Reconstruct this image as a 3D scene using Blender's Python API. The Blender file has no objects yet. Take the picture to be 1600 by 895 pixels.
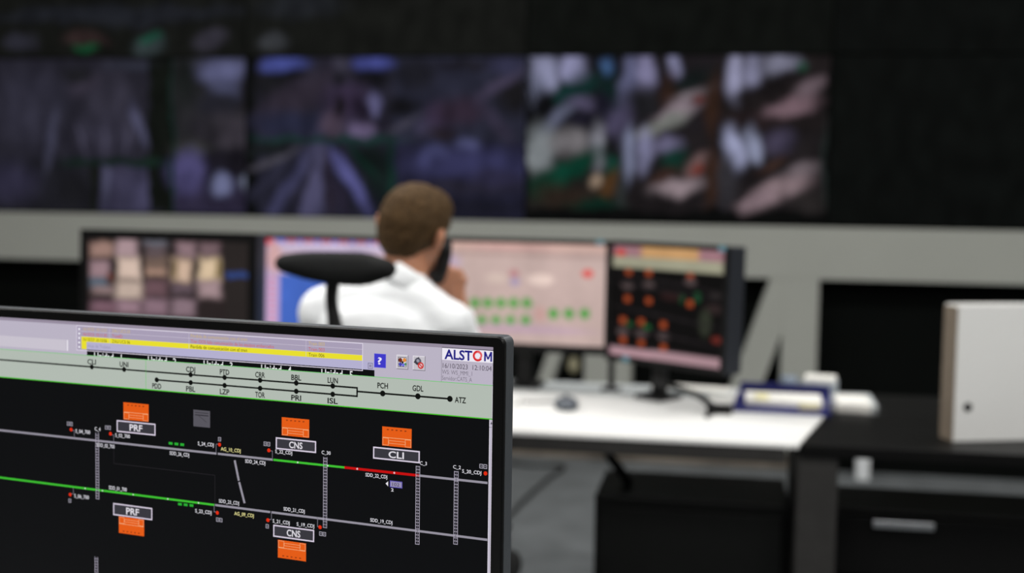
import bpy, bmesh, math, random
from math import sin, cos, pi, radians
from mathutils import Vector, Matrix, noise

random.seed(7)
SC = bpy.context.scene
COL = SC.collection

# ------------------------------------------------------------------ camera
F = 1933.0                                   # focal length in pixels of a 1600 px wide frame
CAM = Vector((0, 0, 1.35))
RM = (Matrix.Rotation(radians(10.06), 3, 'Z') @ Matrix.Rotation(radians(-4.49), 3, 'X')
      @ Matrix.Rotation(radians(-0.81), 3, 'Y'))
cd = bpy.data.cameras.new('camera')
cam = bpy.data.objects.new('camera', cd)
COL.objects.link(cam)
m3 = Matrix((RM.col[0], RM.col[2], -RM.col[1])).transposed()
cam.matrix_world = Matrix.Translation(CAM) @ m3.to_4x4()
cd.sensor_width = 36.0
cd.lens = F / 1600 * 36
cd.clip_start = 0.05
cd.dof.use_dof = True
cd.dof.focus_distance = 1.13
cd.dof.aperture_fstop = 3.3
cd.dof.aperture_blades = 0
SC.camera = cam

# ------------------------------------------------------------------ world, exposure
SC.view_settings.view_transform = 'Standard'
SC.view_settings.look = 'None'
SC.view_settings.exposure = 0.0
SC.view_settings.gamma = 1.0
SC.view_settings.use_curve_mapping = False
wd = bpy.data.worlds.new('world')
SC.world = wd
wd.use_nodes = True
wd.node_tree.nodes['Background'].inputs[0].default_value = (0.8, 0.9, 1.0, 1)
wd.node_tree.nodes['Background'].inputs[1].default_value = 0.02

LAMP_POWER = 31.0
LAMPS = [(x, y) for y in (-0.6, 1.6, 3.6) for x in (-3.6, -1.3, 1.0, 3.2)]
CEIL = 3.25
LIGHTS = []
for i, (x, y) in enumerate(LAMPS):
    ld = bpy.data.lights.new('ceiling_light', 'AREA')
    ld.shape = 'RECTANGLE'; ld.size = 1.1; ld.size_y = 0.5
    ld.energy = LAMP_POWER; ld.color = (1.0, 0.985, 0.96)
    lo = bpy.data.objects.new('ceiling_light', ld)
    lo.location = (x, y, CEIL - 0.07)
    COL.objects.link(lo); LIGHTS.append(lo)

# ------------------------------------------------------------------ helpers
def ray(px, py):
    return RM @ Vector(((px - 800) / F, 1, -(py - 447.5) / F))
def at(px, py, Z):
    return CAM + ray(px, py) * Z
def onz(px, py, z):
    d = ray(px, py); return CAM + d * ((z - CAM.z) / d.z)
def ony(px, py, y):
    d = ray(px, py); return CAM + d * (y / d.y)
def onplane(px, py, o, n):
    d = ray(px, py); return CAM + d * ((o - CAM).dot(n) / d.dot(n))
def lin(c):
    return tuple((v / 255 / 12.92) if v / 255 <= 0.04045 else ((v / 255 + 0.055) / 1.055) ** 2.4 for v in c)

MATS = {}
def mat(name, rgb, rough=0.5, metal=0.0, vary=0.08, scale=30.0, bump=0.0, spec=0.5, coat=0.0, sss=0.0):
    if name in MATS: return MATS[name]
    m = bpy.data.materials.new(name); m.use_nodes = True
    nt = m.node_tree; b = nt.nodes['Principled BSDF']
    c = lin(rgb)
    tc = nt.nodes.new('ShaderNodeTexCoord'); nz = nt.nodes.new('ShaderNodeTexNoise')
    nz.inputs['Scale'].default_value = scale; nz.inputs['Detail'].default_value = 4
    nt.links.new(tc.outputs['Object'], nz.inputs['Vector'])
    rp = nt.nodes.new('ShaderNodeValToRGB')
    rp.color_ramp.elements[0].color = (*[v * (1 - vary) for v in c], 1)
    rp.color_ramp.elements[1].color = (*[min(1, v * (1 + vary)) for v in c], 1)
    rp.color_ramp.elements[0].position = 0.3; rp.color_ramp.elements[1].position = 0.7
    nt.links.new(nz.outputs['Fac'], rp.inputs['Fac'])
    nt.links.new(rp.outputs['Color'], b.inputs['Base Color'])
    b.inputs['Roughness'].default_value = rough
    b.inputs['Metallic'].default_value = metal
    b.inputs['Specular IOR Level'].default_value = spec
    b.inputs['Coat Weight'].default_value = coat
    if sss: b.inputs['Subsurface Weight'].default_value = sss; b.inputs['Subsurface Scale'].default_value = 0.01
    if bump:
        bp = nt.nodes.new('ShaderNodeBump'); bp.inputs['Strength'].default_value = bump
        bp.inputs['Distance'].default_value = 0.004
        nt.links.new(nz.outputs['Fac'], bp.inputs['Height']); nt.links.new(bp.outputs['Normal'], b.inputs['Normal'])
    MATS[name] = m
    return m

def glow(rgb, k=1.0):
    """a colour shown by a lit display"""
    name = 'display_%d_%d_%d' % tuple(int(v) for v in rgb)
    if name in MATS: return MATS[name]
    m = bpy.data.materials.new(name); m.use_nodes = True
    b = m.node_tree.nodes['Principled BSDF']
    b.inputs['Base Color'].default_value = (0.001, 0.001, 0.001, 1)
    b.inputs['Roughness'].default_value = 0.5
    b.inputs['Specular IOR Level'].default_value = 0.03
    b.inputs['Emission Color'].default_value = (*lin(rgb), 1)
    b.inputs['Emission Strength'].default_value = k
    MATS[name] = m
    return m

def picture_mat():
    if 'display_picture' in MATS: return MATS['display_picture']
    m = bpy.data.materials.new('display_picture'); m.use_nodes = True
    nt = m.node_tree; b = nt.nodes['Principled BSDF']
    a = nt.nodes.new('ShaderNodeAttribute'); a.attribute_name = 'picture'
    nt.links.new(a.outputs['Color'], b.inputs['Emission Color'])
    b.inputs['Emission Strength'].default_value = 1.0
    b.inputs['Base Color'].default_value = (0.001, 0.001, 0.001, 1)
    b.inputs['Roughness'].default_value = 0.5
    b.inputs['Specular IOR Level'].default_value = 0.02
    MATS['display_picture'] = m
    return m

def empty(name, loc, label, cat, rotz=0.0, group=None, mw=None):
    o = bpy.data.objects.new(name, None); COL.objects.link(o)
    o.empty_display_size = 0.1
    if mw is not None: o.matrix_world = mw
    else: o.location = loc; o.rotation_euler = (0, 0, rotz)
    tag(o, label, cat, group)
    return o
def tag(o, label=None, cat=None, group=None, kind=None):
    if label: o['label'] = label
    if cat: o['category'] = cat
    if group: o['group'] = group
    if kind: o['kind'] = kind
    return o
def link(name, me, m, parent=None, smooth=False):
    o = bpy.data.objects.new(name, me); COL.objects.link(o)
    ms = m if isinstance(m, (list, tuple)) else [m]
    for x in ms: me.materials.append(x)
    if smooth:
        for p in me.polygons: p.use_smooth = True
    if parent: o.parent = parent
    return o
def obj(name, bm, m, parent=None, smooth=False):
    me = bpy.data.meshes.new(name)
    bmesh.ops.recalc_face_normals(bm, faces=bm.faces)
    bm.to_mesh(me); bm.free()
    return link(name, me, m, parent, smooth)

def box(bm, x0, x1, y0, y1, z0, z1, bev=0.0, seg=2, M=None, mi=0):
    vs = [bm.verts.new((x, y, z)) for x in (x0, x1) for y in (y0, y1) for z in (z0, z1)]
    fs = [bm.faces.new([vs[i] for i in f]) for f in ((0,1,3,2),(4,6,7,5),(0,4,5,1),(2,3,7,6),(0,2,6,4),(1,5,7,3))]
    for f in fs: f.material_index = mi
    if bev:
        es = list({e for f in fs for e in f.edges})
        r = bmesh.ops.bevel(bm, geom=es, offset=bev, segments=seg, profile=0.5, affect='EDGES')
        vs = list({v for f in r['faces'] for v in f.verts} | {v for v in vs if v.is_valid})
    if M is not None:
        for v in vs: v.co = M @ v.co
    return vs
def B(*a, **k):
    bm = bmesh.new(); box(bm, *a, **k); return bm
def prism(bm, pts, z0, z1, bev=0.0):
    lo = [bm.verts.new((x, y, z0)) for x, y in pts]; hi = [bm.verts.new((x, y, z1)) for x, y in pts]
    n = len(pts); fs = [bm.faces.new(lo[::-1]), bm.faces.new(hi)]
    for i in range(n):
        fs.append(bm.faces.new((lo[i], lo[(i+1) % n], hi[(i+1) % n], hi[i])))
    if bev:
        es = list({e for f in fs for e in f.edges})
        bmesh.ops.bevel(bm, geom=es, offset=bev, segments=2, profile=0.5, affect='EDGES')
def cyl(bm, a, b, r, r2=None, seg=20):
    a = Vector(a); b = Vector(b); r2 = r if r2 is None else r2
    d = b - a
    q = d.to_track_quat('Z', 'Y').to_matrix().to_4x4()
    bmesh.ops.create_cone(bm, cap_ends=True, cap_tris=False, segments=seg, radius1=r, radius2=r2, depth=d.length,
                          matrix=Matrix.Translation((a + b) / 2) @ q)
def tube(bm, pts, r, seg=10):
    pts = [Vector(p) for p in pts]
    # smooth with catmull-rom
    P = []
    for i in range(len(pts) - 1):
        p0 = pts[max(0, i-1)]; p1 = pts[i]; p2 = pts[i+1]; p3 = pts[min(len(pts)-1, i+2)]
        for k in range(6):
            t = k / 6
            P.append(0.5 * ((2*p1) + (p2-p0)*t + (2*p0-5*p1+4*p2-p3)*t*t + (3*p1-p0-3*p2+p3)*t**3))
    P.append(pts[-1])
    rings = []
    for i, p in enumerate(P):
        d = (P[min(i+1, len(P)-1)] - P[max(i-1, 0)]).normalized()
        s = d.cross(Vector((0.13, 0.31, 0.94))).normalized(); u = s.cross(d)
        rr = r if not callable(r) else r(i / (len(P)-1))
        rings.append([bm.verts.new(p + (s*cos(2*pi*k/seg) + u*sin(2*pi*k/seg)) * rr) for k in range(seg)])
    for a, b in zip(rings, rings[1:]):
        for k in range(seg): bm.faces.new((a[k], a[(k+1) % seg], b[(k+1) % seg], b[k]))
    bm.faces.new(rings[0][::-1]); bm.faces.new(rings[-1])
def ell(bm, c, r, R=None, sub=3):
    v = bmesh.ops.create_icosphere(bm, subdivisions=sub, radius=1)['verts']
    M = (R or Matrix.Identity(3)) @ Matrix.Diagonal(Vector(r) if not isinstance(r, (int, float)) else Vector((r, r, r)))
    for p in v: p.co = M @ p.co + Vector(c)
def cap(bm, a, b, r1, r2):
    """tapered capsule"""
    t = bmesh.new()
    bmesh.ops.create_icosphere(t, subdivisions=3, radius=r1, matrix=Matrix.Translation(Vector(a)))
    bmesh.ops.create_icosphere(t, subdivisions=3, radius=r2, matrix=Matrix.Translation(Vector(b)))
    r = bmesh.ops.convex_hull(t, input=t.verts)
    kill = [g for g in r['geom_interior'] if isinstance(g, bmesh.types.BMVert)]
    bmesh.ops.delete(t, geom=kill, context='VERTS')
    me = bpy.data.meshes.new('t'); t.to_mesh(me); t.free()
    bm.from_mesh(me); bpy.data.meshes.remove(me)
def blend(name, bm, m, parent, voxel=0.006, smooth=6, fac=0.5, disp=None):
    """fuse overlapping volumes into one continuous skin"""
    me = bpy.data.meshes.new(name); bm.to_mesh(me); bm.free()
    t = bpy.data.objects.new('t', me); COL.objects.link(t)
    r = t.modifiers.new('r', 'REMESH'); r.mode = 'VOXEL'; r.voxel_size = voxel
    s = t.modifiers.new('s', 'SMOOTH'); s.iterations = smooth; s.factor = fac
    dg = bpy.context.evaluated_depsgraph_get()
    out = bpy.data.meshes.new_from_object(t.evaluated_get(dg))
    bpy.data.objects.remove(t); bpy.data.meshes.remove(me)
    if disp:
        for v in out.vertices: v.co = disp(v.co.copy(), v.normal)
    out.name = name
    return link(name, out, m, parent, True)

# ------------------------------------------------------------------ materials
M_black = mat('black_wall_paint', (11, 13, 12), 0.9, vary=0.1, scale=3, spec=0.05)
M_band = mat('grey_wall_paint', (160, 162, 155), 0.7, vary=0.03, scale=2)
M_floor = mat('blue_grey_carpet', (104, 108, 110), 0.9, vary=0.18, scale=6, bump=0.3)
M_ceil = mat('ceiling_paint', (70, 70, 70), 0.9)
M_side = mat('dark_wall_paint', (60, 60, 60), 0.9)
M_skirt = mat('beige_baseboard', (128, 118, 106), 0.6)
M_white = mat('white_laminate', (230, 230, 228), 0.4, vary=0.01, scale=5)
M_ledge = mat('pale_grey_laminate', (190, 195, 196), 0.4, vary=0.02)
M_dark = mat('dark_grey_metal', (50, 49, 48), 0.6, vary=0.1, spec=0.2)
M_blacklam = mat('black_laminate', (13, 13, 13), 0.45, vary=0.1, scale=8, spec=0.12)
M_blackbox = mat('black_painted_steel', (11, 12, 11), 0.5, vary=0.1, spec=0.2)
M_frame = mat('black_display_frame', (6, 7, 6), 0.8, spec=0.02)
M_house = mat('charcoal_monitor_plastic', (66, 70, 74), 0.38, vary=0.04, scale=200, bump=0.05)
M_bezel = mat('black_bezel_plastic', (11, 11, 11), 0.4, vary=0.03, scale=200, spec=0.2)
M_bhouse = mat('slate_monitor_plastic', (38, 41, 47), 0.5, vary=0.04, spec=0.3)
M_blk = mat('black_plastic', (13, 13, 13), 0.5, vary=0.05, spec=0.25)
M_blkfab = mat('black_upholstery', (20, 21, 21), 0.85, vary=0.2, scale=300, bump=0.3, spec=0.25)
M_shirt = mat('white_cotton', (236, 238, 240), 0.8, vary=0.02, scale=14, bump=0.25)
M_skin = mat('skin', (192, 134, 104), 0.5, vary=0.06, scale=25, sss=0.1)
M_hair = mat('brown_hair', (72, 54, 33), 0.75, vary=0.45, scale=120, bump=0.5, spec=0.15)
M_trous = mat('dark_trousers', (30, 32, 40), 0.85)
M_shoe = mat('black_leather', (16, 15, 15), 0.35)
M_navy = mat('navy_folder_card', (28, 32, 98), 0.5, vary=0.06)
M_paper = mat('white_paper', (232, 230, 224), 0.8, vary=0.02)
M_cream = mat('cream_plastic', (205, 198, 165), 0.5)
M_chrome = mat('brushed_steel', (170, 172, 175), 0.3, metal=0.9)
M_lampm = mat('lamp_frame', (210, 210, 210), 0.5)
M_greyw = mat('grey_card', (165, 172, 178), 0.6)
M_taupe = mat('taupe_card', (118, 106, 92), 0.7)
M_cyan = mat('cyan_sticker', (70, 128, 145), 0.6)
M_mouse = mat('grey_mouse_plastic', (78, 84, 92), 0.45)
M_red = mat('red_plastic', (190, 30, 30), 0.5)

# ------------------------------------------------------------------ the room
WY = 6.15
XL, XR, YB = -5.6, 4.6, -2.4
def struct(name, bm, m, parent=None):
    o = obj(name, bm, m, parent)
    if not parent: o['kind'] = 'structure'
    return o
struct('floor', B(XL, XR, YB, WY + 0.1, -0.1, 0), M_floor)
struct('ceiling', B(XL, XR, YB, WY + 0.1, CEIL, CEIL + 0.1), M_ceil)
struct('wall_back', B(XL, XR, WY, WY + 0.1, 0, CEIL), M_black)
struct('wall_left', B(XL - 0.1, XL, YB, WY + 0.1, 0, CEIL), M_side)
struct('wall_right', B(XR, XR + 0.1, YB, WY + 0.1, 0, CEIL), M_side)
struct('wall_front', B(XL, XR, YB - 0.1, YB, 0, CEIL), M_side)
struct('baseboard_back', B(XL, 0.33, WY - 0.02, WY, 0, 0.11, 0.004), M_skirt)
# grey painted rail under the video wall, with its posts and slanted braces
BY = WY - 0.145
zt = ony(800, 346, BY).z; zb = ony(1350, 439, BY).z
struct('trim_1', B(XL, XR, BY, WY, zb, zt, 0.004), M_band)
n = 2
bq = ony(852, 560, BY)
for x0, x1, bx, bwid in ((0.245, 0.412, 0.185, 0.145), (-0.70, -0.47, bq.x + 0.33 * (zb - bq.z), 0.072), (-1.65, -1.48, -1.71, 0.145), (-2.6, -2.43, -2.66, 0.145)):
    struct('trim_%d' % n, B(x0, x1, BY, WY, 0.11, zb, 0.003), M_band); n += 1
    bm = bmesh.new()
    t0, t1 = bx, bx + bwid
    s = -0.33                                            # dx per m of drop
    d = zb - 0.11
    pts = [(t0, zb), (t1, zb), (t1 + s * d, 0.11), (t0 + s * d, 0.11)]
    f = [bm.verts.new((x, BY + 0.004, z)) for x, z in pts]; g = [bm.verts.new((x, WY - 0.002, z)) for x, z in pts]
    bm.faces.new(f); bm.faces.new(g[::-1])
    for i in range(4): bm.faces.new((f[i], g[i], g[(i+1) % 4], f[(i+1) % 4]))
    struct('trim_%d' % n, bm, M_band); n += 1

# ------------------------------------------------------------------ ceiling lamps
for i, (x, y) in enumerate(LAMPS):
    t = empty('ceiling_lamp', (x, y, CEIL), 'rectangular white ceiling light panel above the control room, outside the photo', 'light',
              group='ceiling light panels')
    bm = bmesh.new()
    for a in ((-0.6, 0.6, -0.3, -0.27), (-0.6, 0.6, 0.27, 0.3), (-0.6, -0.57, -0.27, 0.27), (0.57, 0.6, -0.27, 0.27)):
        box(bm, *a, -0.06, 0)
    obj('frame', bm, M_lampm, t)
    LIGHTS[i].parent = t; LIGHTS[i].location = (0, 0, -0.07)
    dm = MATS.get('lamp_diffuser')
    if not dm:
        dm = glow((255, 252, 246), 2.5); MATS['lamp_diffuser'] = dm
    obj('diffuser', B(-0.57, 0.57, -0.27, 0.27, -0.045, -0.03), dm, t)

# ------------------------------------------------------------------ pictures on displays
class Pic:
    """a picture painted on a display: soft patches of colour on a fine grid lying in the plane (o, u, v)"""
    def __init__(s, o, u, v, w, h, base, res=0.008, warp=0.0):
        s.warp = warp; s.gain = 1.0; s.softer = 1.0
        s.o, s.u, s.v, s.w, s.h, s.res = o, u, v, w, h, res
        s.n = u.cross(v).normalized(); s.base = base; s.P = []
    def loc(s, px, py):
        q = onplane(px, py, s.o, s.n) - s.o
        return q.dot(s.u), q.dot(s.v)
    def spot(s, px, py, rx, ry, col, ang=0, soft=0.5, op=1.0, hard=False):
        a, b = s.loc(px, py); c, _ = s.loc(px + 1, py); _, d = s.loc(px, py + 1)
        k1 = abs(c - a); k2 = abs(d - b)
        s.P.append((a, b, rx, ry, k1, k2, radians(ang), lin(col), soft, op, hard))
    def rect(s, x0, y0, x1, y1, col, soft=0.15, ang=0, op=1.0):
        s.spot((x0+x1)/2, (y0+y1)/2, abs(x1-x0)/2, abs(y1-y0)/2, col, ang, soft, op, True)
    def color(s, a, b):
        c = list(lin(s.base))
        if s.warp:
            w = s.warp
            q = Vector((a / w * .18, b / w * .18, s.w * 3)); n1 = noise.noise(q); n2 = noise.noise(q + Vector((7.1, 3.3, 1.7))); n3 = noise.noise(q * 3); n4 = noise.noise(q * 3 + Vector((3, 8, 2)))
            a += w * (n1 + .45 * n3); b += w * (n2 + .45 * n4)
        for (pa, pb, rx, ry, k1, k2, an, col, soft, op, hard) in s.P:
            x = (a - pa) / k1; y = -(b - pb) / k2
            X = x * cos(an) + y * sin(an); Y = -x * sin(an) + y * cos(an)
            X /= rx; Y /= ry
            if abs(X) > 1.9 or abs(Y) > 1.9: continue
            d = max(abs(X), abs(Y)) if hard else math.hypot(X, Y)
            sf = soft * (1 if hard else s.softer)
            t = (1 + sf * 0.5 - d) / sf
            t = max(0, min(1, t)); t = t * t * (3 - 2 * t) * op
            for i in range(3): c[i] += (col[i] - c[i]) * t
        return [v * s.gain for v in c]
    def build(s, M, name, parent, grain=0.12):
        """M maps the display's local frame to the world"""
        nx = max(2, int(s.w / s.res)); ny = max(2, int(s.h / s.res))
        Mi = M.inverted()
        vs = []; cs = []
        for j in range(ny + 1):
            for i in range(nx + 1):
                a = s.w * i / nx; b = -s.h * j / ny
                vs.append(Mi @ (s.o + s.u * a + s.v * b)); 
                g = 1 + grain * noise.noise(Vector((a * 40, b * 40, s.w * 7))) + grain * 2.2 * noise.noise(Vector((a * 14, b * 9, s.w * 5)))
                cs.append([max(0, v * g) for v in s.color(a, b)])
        fs = [(j*(nx+1)+i, (j+1)*(nx+1)+i, (j+1)*(nx+1)+i+1, j*(nx+1)+i+1) for j in range(ny) for i in range(nx)]
        me = bpy.data.meshes.new(name); me.from_pydata(vs, [], fs)
        at_ = me.color_attributes.new('picture', 'FLOAT_COLOR', 'POINT')
        for k, c in enumerate(cs): at_.data[k].color = (*c, 1)
        return link(name, me, picture_mat(), parent)

# ------------------------------------------------------------------ the video wall: 16:9 cubes in two rows
VY = WY - 0.14
vz0 = zt + 0.004
vz1 = ony(822, 87, VY).z
xs = [ony(822, 200, VY).x, ony(1297, 200, VY).x]
DW = (xs[1] - xs[0]); DH = vz1 - vz0
def display(col_, row, label, paint=None, base=(8, 10, 9)):
    x0 = xs[0] + col_ * DW; z0 = vz0 + row * DH
    t = empty('video_wall_display', (x0 + DW/2, VY, z0), label, 'video wall screen')
    M = Matrix.Translation((x0 + DW/2, VY, z0))
    bm = bmesh.new()
    g = 0.004
    box(bm, -DW/2 + 0.001, DW/2 - 0.001, 0.002, 0.138, 0.0015, DH - 0.0015)
    obj('housing', bm, M_frame, t)
    bm = bmesh.new()
    for a in ((-DW/2+.001, DW/2-.001, 0.0015, g), (-DW/2+.001, DW/2-.001, DH-g, DH-.0015)):
        box(bm, a[0], a[1], -0.003, 0.002, a[2], a[3])
    for a in ((-DW/2+.001, -DW/2+g), (DW/2-g, DW/2-.001)):
        box(bm, a[0], a[1], -0.003, 0.002, g, DH-g)
    obj('frame', bm, M_frame, t)
    p = Pic(Vector((x0 + g, VY - 0.001, z0 + DH - g)), Vector((1, 0, 0)), Vector((0, 0, 1)), DW - 2*g, DH - 2*g, base, 0.011, 0.045)
    if paint: paint(p)
    p.build(M, 'screen', t, .2)
    return t

def paintA(p):
    p.softer = 1.25; p.gain = .95; p.warp = .018
    f = lambda X, Y: (100 + X / 2.983, 50 + Y / 2.983)
    def e(X, Y, rx, ry, c, a=0, s=1.0): p.spot(*f(X, Y), rx/2.983, ry/2.983, c, a, s)
    def r(a, b, c, d, col, s=.1): p.rect(*f(a, b), *f(c, d), col, s)
    r(-400, 100, 395, 600, (33, 32, 41)); r(-400, 600, 130, 850, (28, 28, 34))
    r(170, 610, 462, 850, (52, 50, 70), .15)
    e(220, 330, 110, 160, (48, 46, 58)); e(215, 500, 130, 120, (50, 48, 62)); e(350, 430, 26, 95, (74, 74, 98), -18)
    e(100, 250, 80, 40, (50, 46, 58), -30); e(60, 200, 70, 40, (26, 26, 30)); e(330, 160, 120, 22, (44, 46, 58))
    for k in range(6): e(90 + k*50, 520, 7, 90, (30, 29, 38) if k % 2 else (62, 60, 76), (3 - k) * -6)
    e(380, 750, 80, 80, (62, 60, 84)); e(200, 700, 14, 90, (70, 70, 92)); e(40, 740, 60, 80, (24, 24, 28))
    e(-150, 350, 150, 160, (46, 45, 58)); e(-60, 500, 20, 140, (60, 60, 78), 10); e(-250, 700, 120, 90, (44, 42, 60))
    r(395, 130, 500, 850, (15, 18, 15), .25)
    r(130, 600, 170, 850, (18, 20, 17), .4); r(462, 600, 505, 850, (15, 17, 14), .2)
    r(12, 590, 500, 625, (18, 34, 28), .6)
    r(505, 120, 915, 600, (34, 34, 37), .06); r(510, 600, 915, 850, (42, 38, 58), .06)
    e(760, 185, 130, 60, (84, 86, 118)); e(770, 270, 85, 60, (64, 66, 90)); e(720, 340, 100, 55, (32, 32, 40), 0, .6)
    e(560, 230, 45, 110, (24, 27, 27)); e(860, 280, 45, 100, (27, 25, 27)); e(800, 470, 130, 90, (54, 50, 58))
    e(650, 460, 60, 80, (36, 34, 40), -30); e(590, 550, 90, 40, (48, 48, 46)); e(580, 650, 85, 90, (72, 68, 108))
    e(790, 600, 150, 60, (22, 20, 27), 0, .6); e(720, 670, 60, 70, (26, 24, 34)); e(840, 660, 40, 30, (22, 20, 26))
    e(735, 715, 42, 55, (104, 108, 142), 0, .8); e(870, 705, 50, 42, (104, 110, 130), 0, .8); e(780, 800, 120, 30, (38, 34, 52))
    r(500, 120, 512, 850, (16, 40, 34), .8)
def paintB(p):
    p.softer = 1.25; p.gain = .88; p.warp = .018
    f = lambda X, Y: (400 + X / 2.984, 50 + Y / 2.984)
    def e(X, Y, rx, ry, c, a=0, s=1.0): p.spot(*f(X, Y), rx/2.984, ry/2.984, c, a, s)
    def r(a, b, c, d, col, s=.06): p.rect(*f(a, b), *f(c, d), col, s)
    r(0, 100, 640, 500, (36, 35, 47)); r(640, 100, 1275, 515, (38, 39, 54)); r(0, 510, 630, 900, (33, 33, 46)); r(640, 515, 1275, 900, (34, 34, 54))
    e(70, 240, 90, 90, (24, 24, 28)); e(200, 300, 220, 70, (48, 42, 54), -32); e(170, 430, 190, 60, (36, 38, 58))
    e(130, 150, 105, 34, (66, 74, 138), -4, .7); e(545, 150, 100, 36, (66, 72, 136), 4, .7); e(140, 200, 80, 24, (20, 20, 23)); e(540, 215, 85, 45, (19, 19, 24), 0, .7)
    e(400, 140, 30, 40, (56, 54, 68)); e(430, 330, 110, 90, (54, 44, 66)); e(555, 335, 28, 50, (96, 94, 132)); e(495, 465, 55, 40, (102, 90, 122)); e(360, 430, 48, 60, (76, 64, 80))
    e(390, 345, 26, 55, (26, 22, 28), 0, .7); e(490, 350, 34, 55, (28, 22, 36), 0, .7); e(595, 420, 30, 70, (32, 30, 42)); e(395, 215, 34, 40, (26, 25, 32))
    e(680, 345, 80, 45, (18, 18, 23)); e(1205, 290, 85, 90, (24, 23, 26)); e(1130, 250, 150, 26, (62, 56, 76), -34); e(1110, 410, 30, 120, (52, 48, 66), -38)
    e(800, 455, 48, 36, (66, 62, 86)); e(850, 385, 60, 60, (56, 46, 68)); e(745, 190, 90, 80, (28, 28, 36)); e(950, 370, 110, 60, (46, 36, 50)); e(870, 470, 60, 30, (34, 28, 36)); e(960, 155, 140, 26, (30, 29, 38)); e(1170, 150, 80, 40, (46, 46, 68))
    e(690, 430, 90, 14, (60, 58, 72), -25)
    e(260, 720, 70, 210, (78, 76, 106), 8, .7); e(140, 740, 30, 200, (62, 62, 92), 32, .8); e(445, 690, 30, 180, (84, 84, 136), -33, .8); e(345, 720, 26, 190, (38, 33, 46), -4, .8)
    e(200, 760, 22, 180, (34, 33, 46), 22, .8); e(60, 680, 26, 140, (40, 40, 56), 42, .8); e(80, 600, 130, 16, (68, 66, 76), -24, .8); e(400, 770, 22, 130, (38, 34, 50), -20)
    e(60, 545, 120, 30, (22, 26, 28), -10); e(560, 640, 75, 150, (16, 24, 24), -20, .7); e(500, 600, 18, 110, (15, 40, 34), -38); e(595, 760, 26, 130, (18, 28, 28))
    r(615, 510, 642, 870, (15, 44, 37), .8); r(0, 490, 640, 515, (24, 48, 46), .8)
    e(835, 590, 60, 55, (76, 78, 120)); e(985, 527, 60, 28, (74, 76, 112)); e(1010, 620, 270, 70, (50, 50, 84)); e(1000, 720, 260, 34, (38, 36, 50)); e(960, 820, 320, 60, (24, 24, 36)); e(1120, 680, 120, 40, (44, 42, 66))
    r(1258, 100, 1275, 870, (44, 46, 58), .8)
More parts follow.
